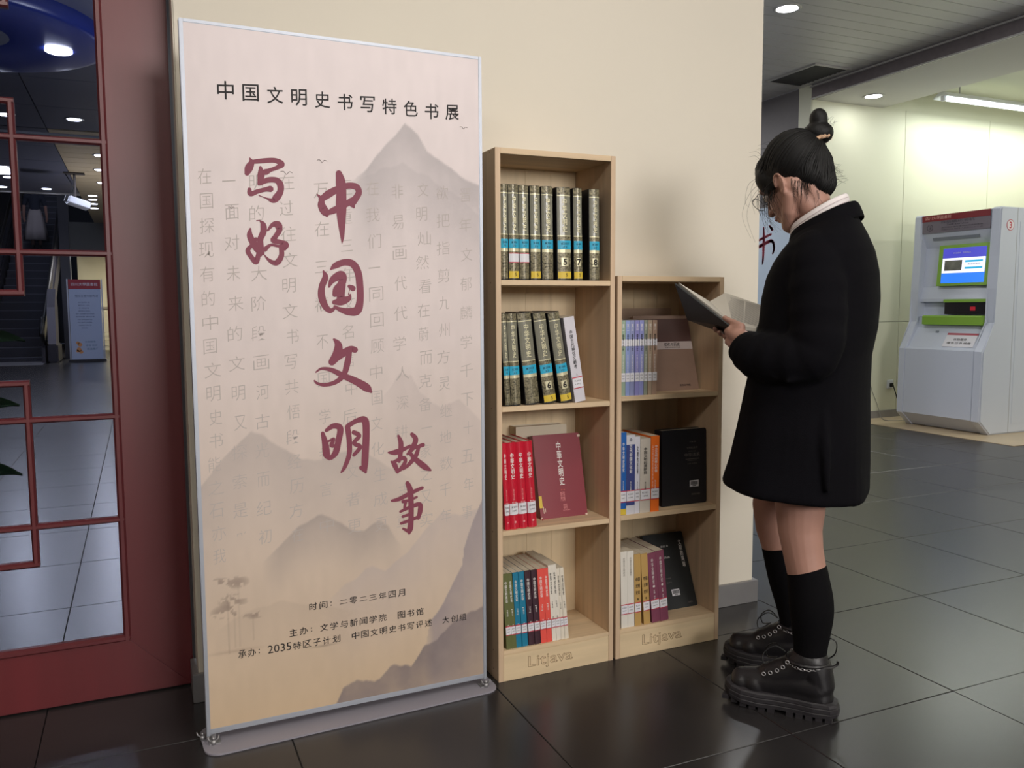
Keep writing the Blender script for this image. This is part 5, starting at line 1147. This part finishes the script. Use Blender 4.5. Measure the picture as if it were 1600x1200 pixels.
# boots
def boot(s0, k0, ang=0):
    t_ = bpy.data.objects.new('boot', None)
    bm = bmesh.new()
    chain(bm, [(V3(.100, 0, .066), .032), (V3(.05, 0, .068), .040), (V3(.0, 0, .078), .042), (V3(-.05, 0, .090), .045), (V3(-.10, 0, .085), .046)])
    chain(bm, [(V3(.02, 0, .090), .038), (V3(-.045, 0, .118), .044), (V3(-.072, 0, .142), .049), (V3(-.080, 0, .150), .050)])
    chain(bm, [(V3(-.11, 0, .090), .042), (V3(-.10, 0, .13), .046), (V3(-.086, 0, .150), .050)])
    hull(bm, V3(.06, .012, .060), .034, V3(.06, -.012, .060), .034); hull(bm, V3(.1, .01, .060), .030, V3(.1, -.01, .060), .030); chain(bm, [(V3(-.11, 0, .055), .040), (V3(.0, 0, .052), .036), (V3(.09, 0, .056), .030)])
    ell(bm, V3(-.06, 0, .088), (.075, .043, .050)); ell(bm, V3(-.02, 0, .09), (.06, .040, .045))
    up_ = merge('boot', bm, .004, BOOT, wo, 4)
    up_.location = (s0, k0, 0); up_.rotation_euler = (0, 0, ang)
    foot = [(.150, 0), (.146, .022), (.128, .044), (.095, .055), (.05, .053), (.0, .044), (-.05, .042), (-.10, .046), (-.145, .040), (-.162, .022), (-.166, 0)]
    out = foot + [(x, -y_) for x, y_ in foot[-2:0:-1]]
    def oring(sc_, dz): return [Vector((x * sc_, y_ * sc_, dz * .78 + (max(0, x - .04) ** 2) * 1.6 * (1 if dz < .03 else .7))) for x, y_ in out]
    bm = bmesh.new(); loft(bm, [oring(.95, .012), oring(.99, .014), oring(1.0, .026), oring(.97, .029), oring(1.0, .032), oring(1.0, .044), oring(.97, .047), oring(.99, .050), oring(.97, .060), oring(.90, .064)])
    obj('sole', bm, SOLE, up_)
    bm = bmesh.new()
    for i in range(12):
        x = -.15 + i * .0255
        if -.045 < x < .0: continue
        y_ = .036 if x > .1 or x < -.12 else .042
        for s_ in (1, -1):
            bx(bm, x, x + .018, s_ * y_ - .016, s_ * y_ + (.006 if s_ > 0 else .006), .0 + max(0, x - .04) ** 2 * 1.6, .012 + max(0, x - .04) ** 2 * 1.6)
    obj('tread_lugs', bm, SOLE, up_)['kind'] = 'stuff'
    bm = bmesh.new(); ez = []
    for i, (x, z) in enumerate([(.034, .106), (.016, .113), (-.002, .124), (-.018, .137), (-.030, .154)]):
        for s_ in (1, -1):
            ez.append(V3(x, s_ * .036, z)); 
            tube(bm, [V3(x + .005 * math.cos(q * PI / 5), s_ * (.0385 + .0015 * i), z + .005 * math.sin(q * PI / 5)) for q in range(11)], .0012, 5, cap=False)
    obj('eyelets', bm, METAL, up_)
    bm = bmesh.new()
    for i in range(0, 8, 2): tube(bm, catmull([ez[i], V3((ez[i].x + ez[i + 3].x) / 2, 0, (ez[i].z + ez[i + 3].z) / 2 + .018), ez[i + 3]], 5), .0018, 5); tube(bm, catmull([ez[i + 1], V3((ez[i].x + ez[i + 3].x) / 2, 0, (ez[i].z + ez[i + 3].z) / 2 + .018), ez[i + 2]], 5), .0018, 5)
    for s_ in (1, -1): tube(bm, catmull([V3(-.018, 0, .165), V3(.010, s_ * .012, .182), V3(.038, s_ * .024, .160), V3(.034, s_ * .026, .132), V3(.004, 0, .146)], 6), .0018, 5)
    obj('laces', bm, BLACK, up_)
    bm = bmesh.new(); prev = None
    for i in range(20):
        a = math.radians(20 + i * 9) if True else 0
        c = V3(-.078 + .054 * math.cos(a), .054 * math.sin(a), .152 - .008 * math.sin(a * 1.2)); d = V3(-math.sin(a), math.cos(a), 0)
        tube(bm, [c + d * .006 * math.cos(q * PI / 4) + (V3(0, 0, 1) if i % 2 else V3(math.cos(a), math.sin(a), 0)) * .0035 * math.sin(q * PI / 4) for q in range(9)], .0010, 4, cap=False)
    obj('chain', bm, METAL, up_)
    bm = bmesh.new(); tube(bm, catmull([V3(-.132, 0, .165), V3(-.150, 0, .185), V3(-.152, 0, .215), V3(-.136, 0, .225), V3(-.130, 0, .205)], 5), .0045, 6, flat=.4)
    tube(bm, catmull([V3(-.118, .03, .150), V3(-.14, .02, .150), V3(-.156, .012, .158), V3(-.158, .01, .168)], 5), .006, 6, flat=.5)
    ringp = [V3(-.078 + .0565 * math.cos(2 * PI * q / 28), .0545 * math.sin(2 * PI * q / 28), .155) for q in range(29)]; tube(bm, ringp, .0045, 6, cap=False)
    obj('strap', bm, BOOT, up_)
    bpy.data.objects.remove(t_)
boot(-.028, .125, .03); boot(.042, -.132, .0)

# ---------------------------------------------------------------- the open book she holds
ob = empty('open_book', 'open book with a black cover held by the reading woman', 'book', (1.705, -.63, 0), AW)
def slabq(name, q, th, m, parent=ob, sub=0):
    """thick sheet on four or five corners"""
    q = [Vector(p) for p in q]; n = (q[1] - q[0]).cross(q[-1] - q[0]).normalized() * th
    bm = bmesh.new(); A = [bm.verts.new(p) for p in q]; B = [bm.verts.new(p + n) for p in q]
    bm.faces.new(A[::-1]); bm.faces.new(B)
    for i in range(len(q)): j = (i + 1) % len(q); bm.faces.new([A[i], A[j], B[j], B[i]])
    return obj(name, bm, m, parent), n.normalized()
PG = mat('open_page', (214, 208, 198), .8)
G0 = V3(.130, .080, 1.088); NO = V3(.302, .050, 1.212); FO = V3(.299, -.060, 1.104); GF = V3(.205, -.055, 1.072); XX = V3(.234, -.052, 1.155)
def hullmesh(name, pts, m, parent):
    bm = bmesh.new()
    for p in pts: bm.verts.new(p)
    bmesh.ops.convex_hull(bm, input=bm.verts); bmesh.ops.delete(bm, geom=[v for v in bm.verts if not v.link_faces], context='VERTS')
    return obj(name, bm, m, parent)
out_n = V3(.35, .60, -.72).normalized()
hullmesh('left_pages', [G0, NO, XX, FO + V3(-.004, 0, .004), GF + V3(0, 0, .004), G0 + V3(.006, -.004, -.006), NO + V3(.002, -.006, -.010)], PG, ob)
o_ = .0035
cvl = hullmesh('left_cover', [p + d for p in (G0 + V3(.002, .004, -.005), NO + V3(.008, .003, -.001), FO + V3(.004, .002, -.003), GF + V3(-.002, .002, -.006)) for d in (Vector((0, 0, 0)), V3(.001, o_, -o_))], mat('book_black', (24, 28, 30), .45), ob)
P_ = V3(.202, -.110, 1.182); R_ = V3(.080, -.120, 1.138); RN = V3(.070, .050, 1.076)
dn = V3(.0, .004, -.012)
hullmesh('right_pages', [G0, XX, P_, R_, RN] + [p + dn for p in (G0, XX, P_, R_, RN)], PG, ob)
hullmesh('right_cover', [p + dn * 1.05 + e for p in (G0 + V3(0, .004, 0), XX, P_ + V3(.004, -.004, 0), R_ + V3(-.004, -.004, 0), RN + V3(-.003, .005, 0)) for e in (Vector((0, 0, 0)), V3(0, 0, -.003))], MATS['book_black'], ob)
bm = bmesh.new(); A_, B_, C_, D_ = P_.lerp(XX, .15), R_, RN, G0.lerp(XX, .12)
nn = (B_ - A_).cross(D_ - A_).normalized()
if nn.z < 0: nn = -nn
for i in range(22):
    t0 = .07 + i * .040; w2 = .006
    a0, b0_, a1, b1_ = A_.lerp(D_, t0), B_.lerp(C_, t0), A_.lerp(D_, t0 + w2 * 2), B_.lerp(C_, t0 + w2 * 2)
    for q0, q1 in ((.08, .50), (.53, .96)):
        f = [a0.lerp(b0_, q0), a0.lerp(b0_, q1), a1.lerp(b1_, q1), a1.lerp(b1_, q0)]
        bm.faces.new([bm.verts.new(p + nn * .0022) for p in f])
o = obj('printed_lines', bm, mat('grey_type', (150, 144, 140), .8), ob, recalc=False)

# a person riding the escalator, seen from behind
er = empty('person', 'dim figure in a dark top and long pale skirt standing on the escalator', 'person', (-2.42, 23.55, 2.805), 0)
bm = bmesh.new()
for s_ in (1, -1):
    chain(bm, [(V3(s_ * .09, 0, .85), .09), (V3(s_ * .09, -.01, .45), .06), (V3(s_ * .09, 0, .08), .04), (V3(s_ * .09, .10, .04), .035)])
    chain(bm, [(V3(s_ * .18, 0, 1.36), .055), (V3(s_ * .25, .0, 1.10), .042), (V3(s_ * .27, .05, .84), .032), (V3(s_ * .27, .08, .76), .03)])
    for k in range(4): chain(bm, [(V3(s_ * .27, .06 + .018 * k, .75), .011), (V3(s_ * .265, .065 + .018 * k, .68), .009)])
    chain(bm, [(V3(s_ * .25, .06, .76), .012), (V3(s_ * .235, .08, .71), .010)])
hull(bm, V3(.13, 0, 1.34), .08, V3(-.13, 0, 1.34), .08); chain(bm, [(V3(0, 0, 1.32), .13), (V3(0, 0, 1.12), .115), (V3(0, 0, .92), .14)])
chain(bm, [(V3(0, 0, 1.36), .055), (V3(0, .01, 1.5), .05)]); ell(bm, V3(0, .02, 1.58), (.075, .092, .105)); ell(bm, V3(0, .115, 1.555), (.012, .02, .018))
merge('body', bm, .011, SKIN, er, 4)
bm = bmesh.new(); ell(bm, V3(0, .0, 1.60), (.085, .095, .11)); chain(bm, [(V3(0, -.04, 1.58), .07), (V3(0, -.06, 1.45), .06), (V3(0, -.07, 1.36), .04)]); merge('hair', bm, .01, HAIR, er, 4)
def rg(z, rx, ry, wob, n=36): return [V3(rx * math.cos(2 * PI * k / n) * (1 + wob * math.sin(7 * 2 * PI * k / n)), ry * math.sin(2 * PI * k / n) * (1 + wob * math.sin(7 * 2 * PI * k / n)), z) for k in range(n)]
bm = bmesh.new(); loft(bm, [rg(.20, .30, .25, .05), rg(.5, .25, .21, .05), rg(.80, .19, .17, .03), rg(1.02, .135, .125, .01)], cap0=False, cap1=False)
o = obj('skirt', bm, mat('pale_skirt', (168, 158, 156), .8), er, True); q = o.modifiers.new('s', 'SOLIDIFY'); q.thickness = .006
bm = bmesh.new(); chain(bm, [(V3(0, 0, 1.33), .145), (V3(0, 0, 1.15), .135), (V3(0, 0, 1.02), .135)]); hull(bm, V3(.14, 0, 1.34), .095, V3(-.14, 0, 1.34), .095)
for s_ in (1, -1): chain(bm, [(V3(s_ * .18, 0, 1.36), .07), (V3(s_ * .24, 0, 1.15), .055)])
merge('blouse', bm, .011, mat('dark_blouse', (34, 38, 54), .8), er, 3)
bm = bmesh.new()
for s_ in (1, -1): chain(bm, [(V3(s_ * .09, -.02, .045), .044), (V3(s_ * .09, .13, .035), .034)])
merge('shoes', bm, .009, BOOT, er, 2)
